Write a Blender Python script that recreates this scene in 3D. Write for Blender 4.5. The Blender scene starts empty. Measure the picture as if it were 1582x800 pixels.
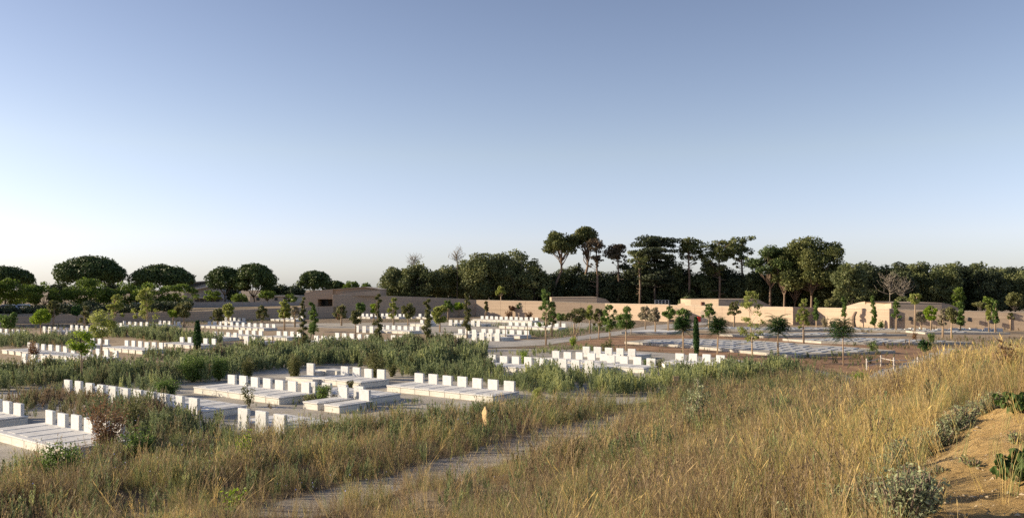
import bpy, math, random
import numpy as np
from mathutils import Vector, Matrix

random.seed(7)
RG = np.random.default_rng(11)
scene = bpy.context.scene
COL = scene.collection
R = math.radians

# ------------------------------------------------------------------ camera, sky, sun, exposure
CAMH, F, CX, HY = 5.65, 1266.0, 791.0, 446.0        # eye height, focal length in photo pixels, centre column, horizon row
cd = bpy.data.cameras.new("camera"); cam = bpy.data.objects.new("camera", cd); COL.objects.link(cam)
cam.location = (0, 0, CAMH); cam.rotation_euler = (R(90), 0, 0)
cd.sensor_width = 36; cd.lens = 36 * F / 1582; cd.shift_y = 46 / 1582; cd.clip_start = .1; cd.clip_end = 6000
scene.camera = cam
scene.cycles.use_denoising = False; scene.cycles.max_bounces = 6; scene.cycles.sample_clamp_indirect = 4
SUN_EL, SUN_AZ = R(17), math.atan2(.12, -.993)        # azimuth of the direction towards the sun, in the xy plane
w = bpy.data.worlds.new("World"); scene.world = w; w.use_nodes = True
wn = w.node_tree; bg = wn.nodes["Background"]
sky = wn.nodes.new("ShaderNodeTexSky"); sky.sky_type = 'NISHITA'; sky.sun_disc = False
sky.sun_elevation = SUN_EL
sky.sun_rotation = math.pi / 2 - SUN_AZ
sky.air_density = 1.0; sky.dust_density = .45; sky.ozone_density = .9; sky.altitude = 50
# cool the yellow low sky: colour balance by height above the horizon
tcw = wn.nodes.new("ShaderNodeTexCoord"); sep = wn.nodes.new("ShaderNodeSeparateXYZ"); rw_ = wn.nodes.new("ShaderNodeValToRGB"); mw = wn.nodes.new("ShaderNodeMix")
wn.links.new(tcw.outputs['Generated'], sep.inputs[0]); wn.links.new(sep.outputs['Z'], rw_.inputs[0])
er = rw_.color_ramp.elements; er[0].position = 0.0; er[0].color = (.49, .59, 1.0, 1); er[1].position = .33; er[1].color = (.72, .63, .68, 1)
e_ = er.new(.06); e_.color = (.72, .695, .96, 1); e_ = er.new(.16); e_.color = (.83, .73, .78, 1)
mw.data_type = 'RGBA'; mw.blend_type = 'MULTIPLY'; mw.inputs[0].default_value = 1
wn.links.new(sky.outputs[0], mw.inputs[6]); wn.links.new(rw_.outputs[0], mw.inputs[7])
wn.links.new(mw.outputs[2], bg.inputs[0]); bg.inputs[1].default_value = .118
sd = bpy.data.lights.new("sun", 'SUN'); sd.energy = 4.5; sd.angle = R(.6); sd.color = (1.0, .85, .62)
so = bpy.data.objects.new("sun", sd); COL.objects.link(so)
SV = Vector((math.cos(SUN_AZ) * math.cos(SUN_EL), math.sin(SUN_AZ) * math.cos(SUN_EL), math.sin(SUN_EL)))
so.rotation_euler = SV.to_track_quat('Z', 'Y').to_euler(); so.location = (-60, 20, 40)
vs = scene.view_settings; vs.view_transform = 'Standard'; vs.look = 'None'; vs.exposure = 0.9; vs.gamma = 1.0
try: vs.use_curve_mapping = False
except Exception: pass

# ------------------------------------------------------------------ small tools
def W(px, py, h=0.0):
    """the world point at height h that the photo shows at column px, row py"""
    y = F * (CAMH - h) / (py - HY)
    return Vector(((px - CX) / F * y, y, h))
def X(px, y): return (px - CX) / F * y
def HT(py, y): return CAMH - (py - HY) / F * y

def tag(o, label=None, cat=None, group=None, kind=None):
    if label: o["label"] = label
    if cat: o["category"] = cat
    if group: o["group"] = group
    if kind: o["kind"] = kind
    return o
def empty(name, loc=(0, 0, 0), rz=0.0):
    o = bpy.data.objects.new(name, None); COL.objects.link(o); o.location = loc; o.rotation_euler = (0, 0, rz)
    o.empty_display_size = .3
    return o
def link(name, me, parent=None):
    o = bpy.data.objects.new(name, me); COL.objects.link(o)
    if parent is not None: o.parent = parent
    return o

class MB:
    def __init__(s): s.v = []; s.f = []
    def add(s, vs, fs):
        b = len(s.v); s.v += [tuple(p) for p in vs]; s.f += [tuple(i + b for i in q) for q in fs]; return s
    def box(s, x0, x1, y0, y1, z0, z1, rz=0, c=(0, 0, 0)):
        vs = [(x, y, z) for z in (z0, z1) for x, y in ((x0, y0), (x1, y0), (x1, y1), (x0, y1))]
        ca, sa = math.cos(rz), math.sin(rz)
        vs = [(c[0] + x * ca - y * sa, c[1] + x * sa + y * ca, c[2] + z) for x, y, z in vs]
        return s.add(vs, [(3, 2, 1, 0), (4, 5, 6, 7), (0, 1, 5, 4), (1, 2, 6, 5), (2, 3, 7, 6), (3, 0, 4, 7)])
    def tube(s, pts, rad, n=6):
        pts = [Vector(p) for p in pts]; rings = []; vs = []
        for i, p in enumerate(pts):
            d = (pts[min(i + 1, len(pts) - 1)] - pts[max(i - 1, 0)]).normalized()
            a = d.cross(Vector((0.31, .95, 0.05))); a = a.normalized() if a.length > .05 else Vector((1, 0, 0)); b = d.cross(a)
            r = rad[i] if hasattr(rad, '__len__') else rad
            for k in range(n):
                t = 2 * math.pi * k / n; vs.append(p + (a * math.cos(t) + b * math.sin(t)) * r)
        fs = []
        for i in range(len(pts) - 1):
            for k in range(n):
                k2 = (k + 1) % n; fs.append((i * n + k, i * n + k2, (i + 1) * n + k2, (i + 1) * n + k))
        fs.append(tuple(range(n))[::-1]); fs.append(tuple((len(pts) - 1) * n + k for k in range(n)))
        return s.add(vs, fs)
    def prism(s, poly, z0, z1):
        n = len(poly); g = lambda z, i: z[i] if hasattr(z, '__len__') else z
        vs = [(p[0], p[1], g(z0, i)) for i, p in enumerate(poly)] + [(p[0], p[1], g(z1, i)) for i, p in enumerate(poly)]
        a = sum(poly[i][0] * poly[(i + 1) % n][1] - poly[(i + 1) % n][0] * poly[i][1] for i in range(n))
        fs = [tuple(range(n))[::-1], tuple(range(n, 2 * n))] + [(i, (i + 1) % n, n + (i + 1) % n, n + i) for i in range(n)]
        if a < 0: fs = [q[::-1] for q in fs]
        return s.add(vs, fs)
    def mesh(s, name, mat, smooth=False, bevel=0):
        me = bpy.data.meshes.new(name); me.from_pydata(s.v, [], s.f); me.update()
        if bevel:
            import bmesh
            bm = bmesh.new(); bm.from_mesh(me)
            bmesh.ops.bevel(bm, geom=bm.edges[:], offset=bevel, segments=1, affect='EDGES'); bm.to_mesh(me); bm.free()
        me.materials.append(mat)
        if smooth: me.polygons.foreach_set("use_smooth", [True] * len(me.polygons))
        return me
    def build(s, name, mat, parent=None, smooth=False, bevel=0):
        return link(name, s.mesh(name, mat, smooth, bevel), parent)

def quads_mesh(name, V, mat, tint=None, smooth=False):
    """V: (n,4,3) array of separate quads; tint: (n,) value per quad"""
    n = len(V); me = bpy.data.meshes.new(name)
    me.vertices.add(n * 4); me.loops.add(n * 4); me.polygons.add(n)
    me.vertices.foreach_set("co", V.reshape(-1).astype(np.float32))
    me.loops.foreach_set("vertex_index", np.arange(n * 4, dtype=np.int32))
    me.polygons.foreach_set("loop_start", np.arange(0, n * 4, 4, dtype=np.int32))
    me.polygons.foreach_set("loop_total", np.full(n, 4, dtype=np.int32))
    if tint is not None:
        a = me.attributes.new("tint", 'FLOAT', 'FACE'); a.data.foreach_set("value", np.asarray(tint, np.float32))
    me.update(calc_edges=True); me.materials.append(mat)
    return me

# ------------------------------------------------------------------ materials
def newmat(name):
    m = bpy.data.materials.new(name); m.use_nodes = True; nt = m.node_tree; nt.nodes.clear()
    out = nt.nodes.new("ShaderNodeOutputMaterial"); b = nt.nodes.new("ShaderNodeBsdfPrincipled")
    nt.links.new(b.outputs[0], out.inputs[0]); b.inputs["Roughness"].default_value = .85
    b.inputs["Specular IOR Level"].default_value = .3
    return m, nt, b, out
def noise(nt, scale, detail=4, rough=.55, coord='Object', stretch=None):
    tc = nt.nodes.new("ShaderNodeTexCoord"); n = nt.nodes.new("ShaderNodeTexNoise")
    n.inputs["Scale"].default_value = scale; n.inputs["Detail"].default_value = detail; n.inputs["Roughness"].default_value = rough
    if stretch:
        mp = nt.nodes.new("ShaderNodeMapping"); mp.inputs["Scale"].default_value = stretch
        nt.links.new(tc.outputs[coord], mp.inputs[0]); nt.links.new(mp.outputs[0], n.inputs[0])
    else: nt.links.new(tc.outputs[coord], n.inputs[0])
    return n.outputs[0]
def ramp(nt, fac, stops):
    r = nt.nodes.new("ShaderNodeValToRGB"); e = r.color_ramp.elements
    while len(e) < len(stops): e.new(.5)
    for k, (p, c) in enumerate(stops): e[k].position = p; e[k].color = (*c, 1)
    nt.links.new(fac, r.inputs[0]); return r.outputs[0]
def mix(nt, fac, a, b, mode='MIX'):
    m = nt.nodes.new("ShaderNodeMix"); m.data_type = 'RGBA'; m.blend_type = mode
    for s, v in ((m.inputs[0], fac), (m.inputs[6], a), (m.inputs[7], b)):
        if isinstance(v, (int, float)): s.default_value = v
        elif isinstance(v, tuple): s.default_value = (*v, 1)
        else: nt.links.new(v, s)
    return m.outputs[2]
def bump(nt, b, h, strength=.3, dist=.02):
    n = nt.nodes.new("ShaderNodeBump"); n.inputs["Strength"].default_value = strength; n.inputs["Distance"].default_value = dist
    nt.links.new(h, n.inputs["Height"]); nt.links.new(n.outputs[0], b.inputs["Normal"])
def simple(name, c, scale=6, var=.18, bs=.2, bd=.01, rough=.85):
    m, nt, b, _ = newmat(name); n = noise(nt, scale)
    nt.links.new(ramp(nt, n, [(.3, tuple(x * (1 - var) for x in c)), (.7, tuple(min(1, x * (1 + var)) for x in c))]), b.inputs["Base Color"])
    bump(nt, b, noise(nt, scale * 5), bs, bd); b.inputs["Roughness"].default_value = rough
    return m
def leafmat(name, stops, trans=.35, rough=.6, objvar=.0):
    m, nt, b, out = newmat(name)
    at = nt.nodes.new("ShaderNodeAttribute"); at.attribute_name = "tint"
    c = ramp(nt, at.outputs["Fac"], stops)
    nt.links.new(c, b.inputs["Base Color"]); b.inputs["Roughness"].default_value = rough
    tr = nt.nodes.new("ShaderNodeBsdfTranslucent"); nt.links.new(c, tr.inputs[0])
    mx = nt.nodes.new("ShaderNodeMixShader"); mx.inputs[0].default_value = trans
    nt.links.new(b.outputs[0], mx.inputs[1]); nt.links.new(tr.outputs[0], mx.inputs[2]); nt.links.new(mx.outputs[0], out.inputs[0])
    return m

M = {}
m, nt, b, _ = newmat("pale_concrete")
c = ramp(nt, noise(nt, 1.7, 5, coord='Generated', stretch=(3, 3, 1)), [(.25, (.52, .50, .47)), (.5, (.66, .645, .62)), (.75, (.74, .73, .71))])
c = mix(nt, .25, c, ramp(nt, noise(nt, 9, 6), [(.35, (.45, .42, .38)), (.6, (.9, .9, .9))]), 'MULTIPLY')
nt.links.new(c, b.inputs["Base Color"]); bump(nt, b, noise(nt, 30), .25, .006); M['conc'] = m
m, nt, b, _ = newmat("white_stone")
c = ramp(nt, noise(nt, 4, 5), [(.3, (.58, .575, .56)), (.7, (.69, .685, .675))])
c = mix(nt, .35, c, ramp(nt, noise(nt, 14, 6), [(.36, (.5, .47, .42)), (.52, (1, 1, 1))]), 'MULTIPLY')
nt.links.new(c, b.inputs["Base Color"]); bump(nt, b, noise(nt, 40), .15, .004); M['stone'] = m
m, nt, b, _ = newmat("cream_concrete")
c = ramp(nt, noise(nt, 3, 5, stretch=(.5, .5, 3)), [(.3, (.55, .51, .44)), (.7, (.70, .67, .60))])
nt.links.new(c, b.inputs["Base Color"]); bump(nt, b, noise(nt, 30), .25, .006); M['plinth'] = m

# rammed earth: thin level layers, a little uneven, with upright panel joints
def earth(name, lo, hi):
    m, nt, b, _ = newmat(name)
    lay = noise(nt, 1.0, 6, .6, stretch=(.04, .04, 5.0)); big = noise(nt, .12, 4, .55)
    c = ramp(nt, lay, [(.3, lo), (.52, tuple((x + y) / 2 for x, y in zip(lo, hi))), (.72, hi)])
    c = mix(nt, .45, c, ramp(nt, big, [(.3, (.72, .68, .66)), (.65, (1.08, 1.06, 1.03))]), 'MULTIPLY')
    c = mix(nt, .3, c, ramp(nt, noise(nt, 6, 5), [(.3, (.7, .66, .62)), (.7, (1.1, 1.1, 1.1))]), 'MULTIPLY')
    nt.links.new(c, b.inputs["Base Color"]); bump(nt, b, lay, .5, .05); b.inputs["Roughness"].default_value = .95
    return m
M['earth'] = earth("rammed_earth", (.385, .295, .22), (.53, .415, .31))
M['bluegrey'] = simple("blue_grey_slab", (.39, .395, .405), 3, .12)
M['kerb'] = simple("kerb_concrete", (.42, .39, .34), 3, .12)
M['cap'] = simple("pale_coping", (.52, .44, .35), 2)
M['pebble'] = simple("tan_stones", (.46, .36, .23), 30, .3)
m, nt, b, _ = newmat("ground_soil")
at = nt.nodes.new("ShaderNodeAttribute"); at.attribute_name = "sand"
base = ramp(nt, noise(nt, .35, 8, .65), [(.3, (.15, .105, .065)), (.5, (.25, .19, .125)), (.7, (.33, .28, .2))])
fine = ramp(nt, noise(nt, 9, 6, .7), [(.3, (.62, .58, .55)), (.7, (1.15, 1.12, 1.1))])
sandc = ramp(nt, noise(nt, 1.6, 9, .7), [(.25, (.34, .22, .09)), (.5, (.62, .42, .17)), (.75, (.74, .54, .26))])
at2 = nt.nodes.new("ShaderNodeAttribute"); at2.attribute_name = "track"
c = mix(nt, at.outputs["Fac"], base, sandc); c = mix(nt, at2.outputs["Fac"], c, (.42, .375, .31)); c = mix(nt, .8, c, fine, 'MULTIPLY')
nt.links.new(c, b.inputs["Base Color"]); bump(nt, b, noise(nt, 9, 12, .8), 1.0, .14); b.inputs["Roughness"].default_value = .97; M['soil'] = m
def gravel(name, a, bb, cc):
    m, nt, b, _ = newmat(name)
    c = ramp(nt, noise(nt, .5, 7, .6), [(.3, a), (.5, bb), (.7, cc)])
    c = mix(nt, .6, c, ramp(nt, noise(nt, 22, 5, .8), [(.35, (.6, .57, .54)), (.65, (1.2, 1.2, 1.2))]), 'MULTIPLY')
    nt.links.new(c, b.inputs["Base Color"]); bump(nt, b, noise(nt, 30, 6, .7), .6, .02); b.inputs["Roughness"].default_value = .95
    return m
M['gravel'] = gravel("gravel", (.30, .26, .20), (.40, .36, .30), (.47, .435, .375))
M['road'] = gravel("compacted_gravel", (.33, .30, .26), (.40, .37, .33), (.46, .43, .39))
M['redsoil'] = gravel("red_soil", (.20, .108, .058), (.30, .17, .09), (.42, .26, .145))
M['tansoil'] = gravel("tan_soil", (.24, .17, .10), (.33, .24, .15), (.42, .33, .22))
M['bark'] = simple("grey_bark", (.16, .12, .09), 8, .35, .6, .03)
M['darkbark'] = simple("dark_bark", (.075, .06, .048), 8, .3, .6, .03)
M['pinebark'] = simple("pine_bark", (.23, .16, .115), 6, .35, .6, .04)
M['wrap'] = simple("pale_young_bark", (.40, .29, .19), 12, .2)
M['stake'] = simple("stake_wood", (.36, .26, .17), 12, .2)
M['newwood'] = simple("new_pine_wood", (.62, .43, .22), 12, .12)
M['dead'] = simple("dead_wood", (.23, .195, .155), 10, .2)
M['metal'] = simple("galvanised_steel", (.5, .5, .5), 10, .08, .05, .002, .45)
M['whitewood'] = simple("weathered_white_rail", (.50, .45, .40), 12, .1)
M['darkbox'] = simple("dark_lamp_housing", (.05, .05, .055), 12, .1, .05, .002, .5)
M['render'] = simple("grey_render", (.33, .31, .29), 1.5, .08)
M['glass'] = simple("dark_window", (.05, .06, .07), 2, .1, .02, .002, .2)
M['roof'] = simple("pale_roof_edge", (.5, .48, .45), 3, .05)
M['door'] = simple("rust_door", (.22, .10, .065), 3, .1)
M['redpaint'] = simple("red_paint", (.5, .04, .03), 3, .05, .02, .002, .35)
M['whitepaint'] = simple("white_paint", (.75, .75, .76), 3, .04, .02, .002, .3)
M['greypaint'] = simple("grey_paint", (.25, .27, .3), 3, .04, .02, .002, .3)
M['tyre'] = simple("tyre_rubber", (.03, .03, .03), 3, .1)
M['dryturf'] = simple("dry_turf", (.27, .20, .115), .6, .3, .6, .05)

M['umb'] = leafmat("stone_pine_needles", [(0, (0.030, 0.051, 0.016)), (.5, (0.063, 0.098, 0.027)), (1, (0.140, 0.178, 0.051))], .15)
M['oak'] = leafmat("holm_oak_leaves", [(0, (0.059, 0.076, 0.030)), (.5, (0.142, 0.167, 0.064)), (1, (0.268, 0.268, 0.107))], .25)
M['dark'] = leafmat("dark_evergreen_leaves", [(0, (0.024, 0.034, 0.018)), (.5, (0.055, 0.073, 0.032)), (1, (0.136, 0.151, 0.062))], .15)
M['alep'] = leafmat("aleppo_pine_needles", [(0, (0.052, 0.069, 0.021)), (.5, (0.115, 0.132, 0.040)), (1, (0.207, 0.207, 0.069))], .25)
M['cedar'] = leafmat("cedar_needles", [(0, (0.026, 0.038, 0.022)), (.5, (0.054, 0.070, 0.034)), (1, (0.102, 0.114, 0.054))], .15)
M['brown'] = leafmat("browning_needles", [(0, (.07, .05, .03)), (.5, (.14, .10, .06)), (1, (.18, .15, .09))], .2)
M['locust'] = leafmat("locust_leaves", [(0, (0.051, 0.079, 0.014)), (.5, (0.122, 0.179, 0.029)), (1, (0.243, 0.315, 0.051))], .4)
M['lime'] = leafmat("lime_green_leaves", [(0, (.12, .19, .02)), (.5, (.23, .33, .03)), (1, (.38, .46, .05))], .5)
M['yellow'] = leafmat("yellow_green_leaves", [(0, (.18, .20, .045)), (.5, (.28, .31, .075)), (1, (.40, .42, .13))], .5)
M['green'] = leafmat("young_green_leaves", [(0, (0.058, 0.104, 0.023)), (.5, (0.117, 0.182, 0.039)), (1, (0.221, 0.299, 0.078))], .4)
M['fern'] = leafmat("feathery_dark_leaves", [(0, (0.017, 0.049, 0.013)), (.5, (0.039, 0.091, 0.021)), (1, (0.084, 0.154, 0.035))], .3)
M['olive'] = leafmat("olive_brown_leaves", [(0, (0.072, 0.078, 0.024)), (.5, (0.144, 0.150, 0.048)), (1, (0.240, 0.228, 0.096))], .35)
M['rust'] = leafmat("rusty_dry_leaves", [(0, (.12, .06, .03)), (.5, (.23, .13, .07)), (1, (.34, .22, .12))], .35)
M['pale'] = leafmat("pale_dry_leaves", [(0, (.22, .19, .12)), (.5, (.32, .28, .18)), (1, (.44, .38, .27))], .4)
M['silver'] = leafmat("silver_green_leaves", [(0, (.17, .20, .10)), (.5, (.29, .32, .17)), (1, (.44, .45, .25))], .35)
M['weed'] = leafmat("weed_leaves", [(0, (0.270, 0.187, 0.127)), (.2, (0.257, 0.215, 0.112)), (.42, (0.165, 0.202, 0.095)), (.7, (0.257, 0.299, 0.136)), (1, (0.497, 0.500, 0.206))], .4)
M['grass'] = leafmat("meadow_grass", [(0, (0.180, 0.127, 0.085)), (.25, (0.350, 0.260, 0.148)), (.5, (0.551, 0.403, 0.180)), (.68, (0.763, 0.551, 0.191)), (.8, (0.350, 0.350, 0.127)), (1, (0.159, 0.212, 0.080))], .38)
M['squash'] = leafmat("broad_green_leaves", [(0, (0.039, 0.070, 0.015)), (.5, (0.070, 0.116, 0.024)), (1, (0.123, 0.178, 0.039))], .35)
M['flower'] = leafmat("blue_flowers", [(0, (.25, .27, .6)), (1, (.45, .45, .75))], .3)

# ------------------------------------------------------------------ terrain
def sstep(a, b, x):
    t = np.clip((np.asarray(x, float) - a) / (b - a), 0, 1); return t * t * (3 - 2 * t)
_ph = RG.uniform(0, 6.28, (4, 8))
def wob(x, y, k, s):
    r = 0
    for i in range(4):
        a = _ph[k % 4, i]; f = s * (1 + .63 * i)
        r = r + np.sin(f * (x * math.cos(a * 3) + y * math.sin(a * 3)) + a * 7) / (1 + .5 * i)
    return r / 2.4
def inside(px, py, poly):
    px = np.asarray(px, float); py = np.asarray(py, float); r = np.zeros(px.shape, bool); n = len(poly)
    for i in range(n):
        x0, y0 = poly[i][0], poly[i][1]; x1, y1 = poly[(i + 1) % n][0], poly[(i + 1) % n][1]
        if y0 == y1: continue
        c = ((y0 > py) != (y1 > py)) & (px < (x1 - x0) * (py - y0) / (y1 - y0) + x0); r ^= c
    return r
BX = [-300, -100, 60, 200, 330, 520, 700, 770, 880, 990, 1040, 1130, 1240, 1330, 1380, 1440, 1520, 1900]
BY = [790, 745, 724, 702, 692, 666, 644, 632, 626, 624, 606, 588, 576, 592, 600, 594, 550, 532]
TRK = [(330, 815), (380, 795), (470, 765), (620, 732), (760, 686), (860, 659), (960, 641), (1010, 646), (960, 661), (880, 687), (795, 709), (690, 745), (550, 786), (420, 838)]
def track(x, y):
    yy = np.maximum(y, 1.0); px = CX + F * x / yy; py = HY + F * CAMH / yy
    d = inside(px + 9 * wob(x, y, 2, 1.7), py + 4 * wob(x, y, 0, 2.1), TRK)
    return d.astype(float)
def meadow(x, y):
    yy = np.maximum(y, 1.0); px = CX + F * x / yy; py = HY + F * CAMH / yy
    return sstep(8, 60, py - np.interp(px, BX, BY)) * (y > 3)
def height(x, y):
    x = np.asarray(x, float); y = np.asarray(y, float)
    u = x - .55 * y
    pts_u = [-60, -19, -15, -11, -7, -3, 0, 2, 5, 12, 60]; pts_h = [0, 0, .06, .45, 1.25, 2.25, 3.15, 3.55, 3.8, 3.9, 3.9]
    h = np.interp(u + .5 * wob(x, y, 0, .25), pts_u, pts_h)
    h = h * (1 - sstep(21, 45, y + 0.0 * x))
    h = h + (.10 * wob(x, y, 1, .9) + .05 * wob(x, y, 2, 2.3)) * np.clip(h, 0, 1.2)
    h = h + meadow(x, y) * (1 - track(x, y)) * np.clip(.22 * wob(x + 3, y, 1, .55) + .16 * wob(x, y, 0, 1.25) + .05, 0, .5)
    return h
def sandy(x, y):
    u = x - .55 * y
    a = sstep(-.9, .1, u + .6 * wob(x, y, 3, .5)) * (1 - sstep(15.5, 19, y))
    return a * (y > -4)
xs = np.concatenate([[-3000, -1200, -600, -300, -180, -120], np.arange(-90, -20, 2.0), np.arange(-20, 2, .3), np.arange(2, 14, .12), np.arange(14, 34, .3), np.arange(34, 90, 2.0), [120, 180, 300, 600, 1200, 3000]])
ys = np.concatenate([[-600, -200, -60, -20, -8], np.arange(-2, 6, .3), np.arange(6, 18, .12), np.arange(18, 34, .3), np.arange(34, 60, .8), np.arange(60, 240, 6.0), [300, 500, 900, 1600, 3500]])
GX, GY = np.meshgrid(xs, ys); GZ = height(GX, GY)
gs = sandy(GX, GY); GZ = GZ + gs * (.06 * wob(GX, GY, 0, 3.1) + .05 * np.abs(wob(GX, GY, 2, 7.5)) + RG.normal(0, .014, GX.shape))
nx, ny = len(xs), len(ys)
gv = np.stack([GX, GY, GZ], -1).reshape(-1, 3)
idx = np.arange(nx * ny).reshape(ny, nx)
gf = np.stack([idx[:-1, :-1], idx[:-1, 1:], idx[1:, 1:], idx[1:, :-1]], -1).reshape(-1, 4)
me = bpy.data.meshes.new("ground"); me.from_pydata(gv.tolist(), [], gf.tolist())
a = me.attributes.new("track", 'FLOAT', 'POINT'); a.data.foreach_set("value", track(GX, GY).reshape(-1).astype(np.float32))
a = me.attributes.new("sand", 'FLOAT', 'POINT'); a.data.foreach_set("value", gs.reshape(-1).astype(np.float32))
me.polygons.foreach_set("use_smooth", [True] * len(me.polygons)); me.update(); me.materials.append(M['soil'])
tag(link("ground", me), kind="structure")

def sheet(name, pix, mat, z):
    """a level sheet whose outline stands on the ground where the photo shows these corners; edges roughened"""
    c = [W(*p) for p in pix]; pts = []
    for i in range(len(c)):
        a, b = c[i], c[(i + 1) % len(c)]; n = max(2, int((b - a).length / 1.2))
        for k in range(n):
            p = a.lerp(b, k / n); q = .22 if k else 0
            pts.append((p.x + random.uniform(-q, q), p.y + random.uniform(-q, q)))
    o = MB().add([(x, y, z) for x, y in pts], [tuple(range(len(pts)))]).build(name, mat)
    for p in o.data.polygons:
        if p.normal.z < 0: p.flip()
    return tag(o, kind="structure")
sheet("gravel_yard", [(-120, 760), (60, 722), (220, 694), (380, 672), (530, 656), (700, 640), (800, 630), (985, 628), (1130, 590), (1180, 566), (1060, 556), (900, 540), (740, 538), (740, 522), (880, 512), (960, 503), (870, 496), (400, 500), (-40, 520), (-40, 540)], M['gravel'], .004)
sheet("bed_soil_upper", [(-80, 522), (120, 506), (330, 502), (560, 508), (700, 520), (720, 545), (560, 560), (460, 562), (330, 560), (250, 560), (-60, 560)], M['tansoil'], .008)
sheet("red_soil_bed", [(872, 531), (955, 519), (1110, 517), (1300, 524), (1420, 532), (1500, 545), (1430, 575), (1330, 580), (1240, 570), (1140, 556), (1040, 545), (958, 540)], M['redsoil'], .010)
sheet("tan_soil_bed", [(990, 516), (1060, 506.5), (1240, 503), (1582, 508.5), (1650, 520), (1560, 534), (1440, 532), (1300, 523), (1110, 516)], M['tansoil'], .008)
sheet("gravel_road", [(690, 533), (742, 538), (842, 533), (872, 528.5), (962, 516.5), (1030, 508), (1110, 499), (1082, 498), (1010, 502), (958, 511), (850, 524), (742, 527.5)], M['road'], .016)
sheet("lower_path", [(955, 543), (958, 541), (1040, 546), (1150, 557), (1250, 570), (1330, 584), (1400, 560), (1462, 538), (1490, 540), (1420, 575), (1360, 600), (1240, 585), (1140, 567), (1030, 555), (955, 549)], M['road'], .016)

# ------------------------------------------------------------------ graves
DIRA = R(-37.5)
EX = Vector((math.cos(DIRA), math.sin(DIRA), 0)); EY = Vector((-math.sin(DIRA), math.cos(DIRA), 0))    # along a row, and away from the path
PW = 1.07
ORD = "first second third fourth fifth sixth seventh eighth ninth tenth eleventh twelfth thirteenth".split()
NUM = "zero one two three four five six seven eight nine ten eleven twelve thirteen".split()
plinth_me = [MB().box(-PW / 2 + .006, PW / 2 - .006, -2.2 + i * .0, -.02, -.05, .265).mesh("plinth", M['plinth'], bevel=.012) for i in range(2)]
mbc = MB().box(-PW / 2 + .004, PW / 2 - .004, -2.235, 0, .28, .345)
mbc.box(-PW / 2 + .20, PW / 2 - .20, -2.0, -.40, .345, .362)
cover_me = mbc.mesh("cover_slab", M['conc'], bevel=.010)
gap_me = MB().box(-PW / 2 + .05, PW / 2 - .05, -2.17, -.04, .26, .285).mesh("shadow_gap", M['plinth'])
stones_me = []
for wd, hg, th in ((.66, .52, .13), (.64, .54, .12), (.68, .50, .14)):
    stones_me.append(MB().box(-wd / 2, wd / 2, -.10 - th, -.10, .34, .345 + hg).mesh("headstone", M['stone'], bevel=.008))
stones_low = [MB().box(-wd / 2, wd / 2, .01, .01 + th, -.05, .345 + hg).mesh("headstone", M['stone'], bevel=.008) for wd, hg, th in ((.66, .52, .15), (.68, .54, .14))]
def make_grave(tall):
    g = empty("grave")
    link("plinth", plinth_me[0], g); link("cover_slab", cover_me, g); link("headstone", (stones_low if tall else stones_me)[0], g)
    return g
FOOT = []       # (x, y) centres of graves for keeping weeds off
def copy_thing(src, loc, rz):
    r = src.copy(); COL.objects.link(r); r.location = loc; r.rotation_euler = (0, 0, rz)
    for ch in src.children:
        c = ch.copy(); COL.objects.link(c); c.parent = r
    return r
proto = {}
def grave_row(kind, px0, ytop, px1, n, desc, side_gap=0):
    """headstone tops: first stone centre column px0, row ytop; last stone centre column px1; n graves"""
    p0 = W(px0, ytop, .86); p0.z = 0
    # last stone lies along EX from p0 where the photo shows column px1
    k = (px1 - CX) / F
    t = (k * p0.y - p0.x) / (EX.x - k * EX.y) if n > 1 else 0
    step = t / (n - 1) if n > 1 else PW
    if step < PW or step > 1.5:
        print("row", desc, "step %.2f" % step, "Z %.0f" % p0.y)
    step = min(max(step, PW), 1.6)
    for i in range(n):
        p = p0 + EX * (step * i)
        far = kind == 'far'
        if kind not in proto:
            g = proto[kind] = make_grave(not far)
        else: g = copy_thing(proto[kind], (0, 0, 0), 0)
        g.location = (p.x, p.y, 0) if far else (p.x, p.y + .0, 0)
        g.rotation_euler = (0, 0, DIRA + random.uniform(-.006, .006) + (0 if far else math.pi))
        hs = [c for c in g.children if c.name.startswith("headstone")][0]
        hs.data = random.choice(stones_me if far else stones_low)
        hs.rotation_euler = (random.uniform(-.012, .012), 0, random.uniform(-.035, .035))
        if n == 1: lab = "single white headstone grave " + desc
        else: lab = "%s white headstone grave of the %s %s" % (ORD[i], NUM[n], desc)
        tag(g, lab, "grave", "white graves " + desc)
        c = p + (-EY if far else EY) * 1.1
        FOOT.append((c.x, c.y))
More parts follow.
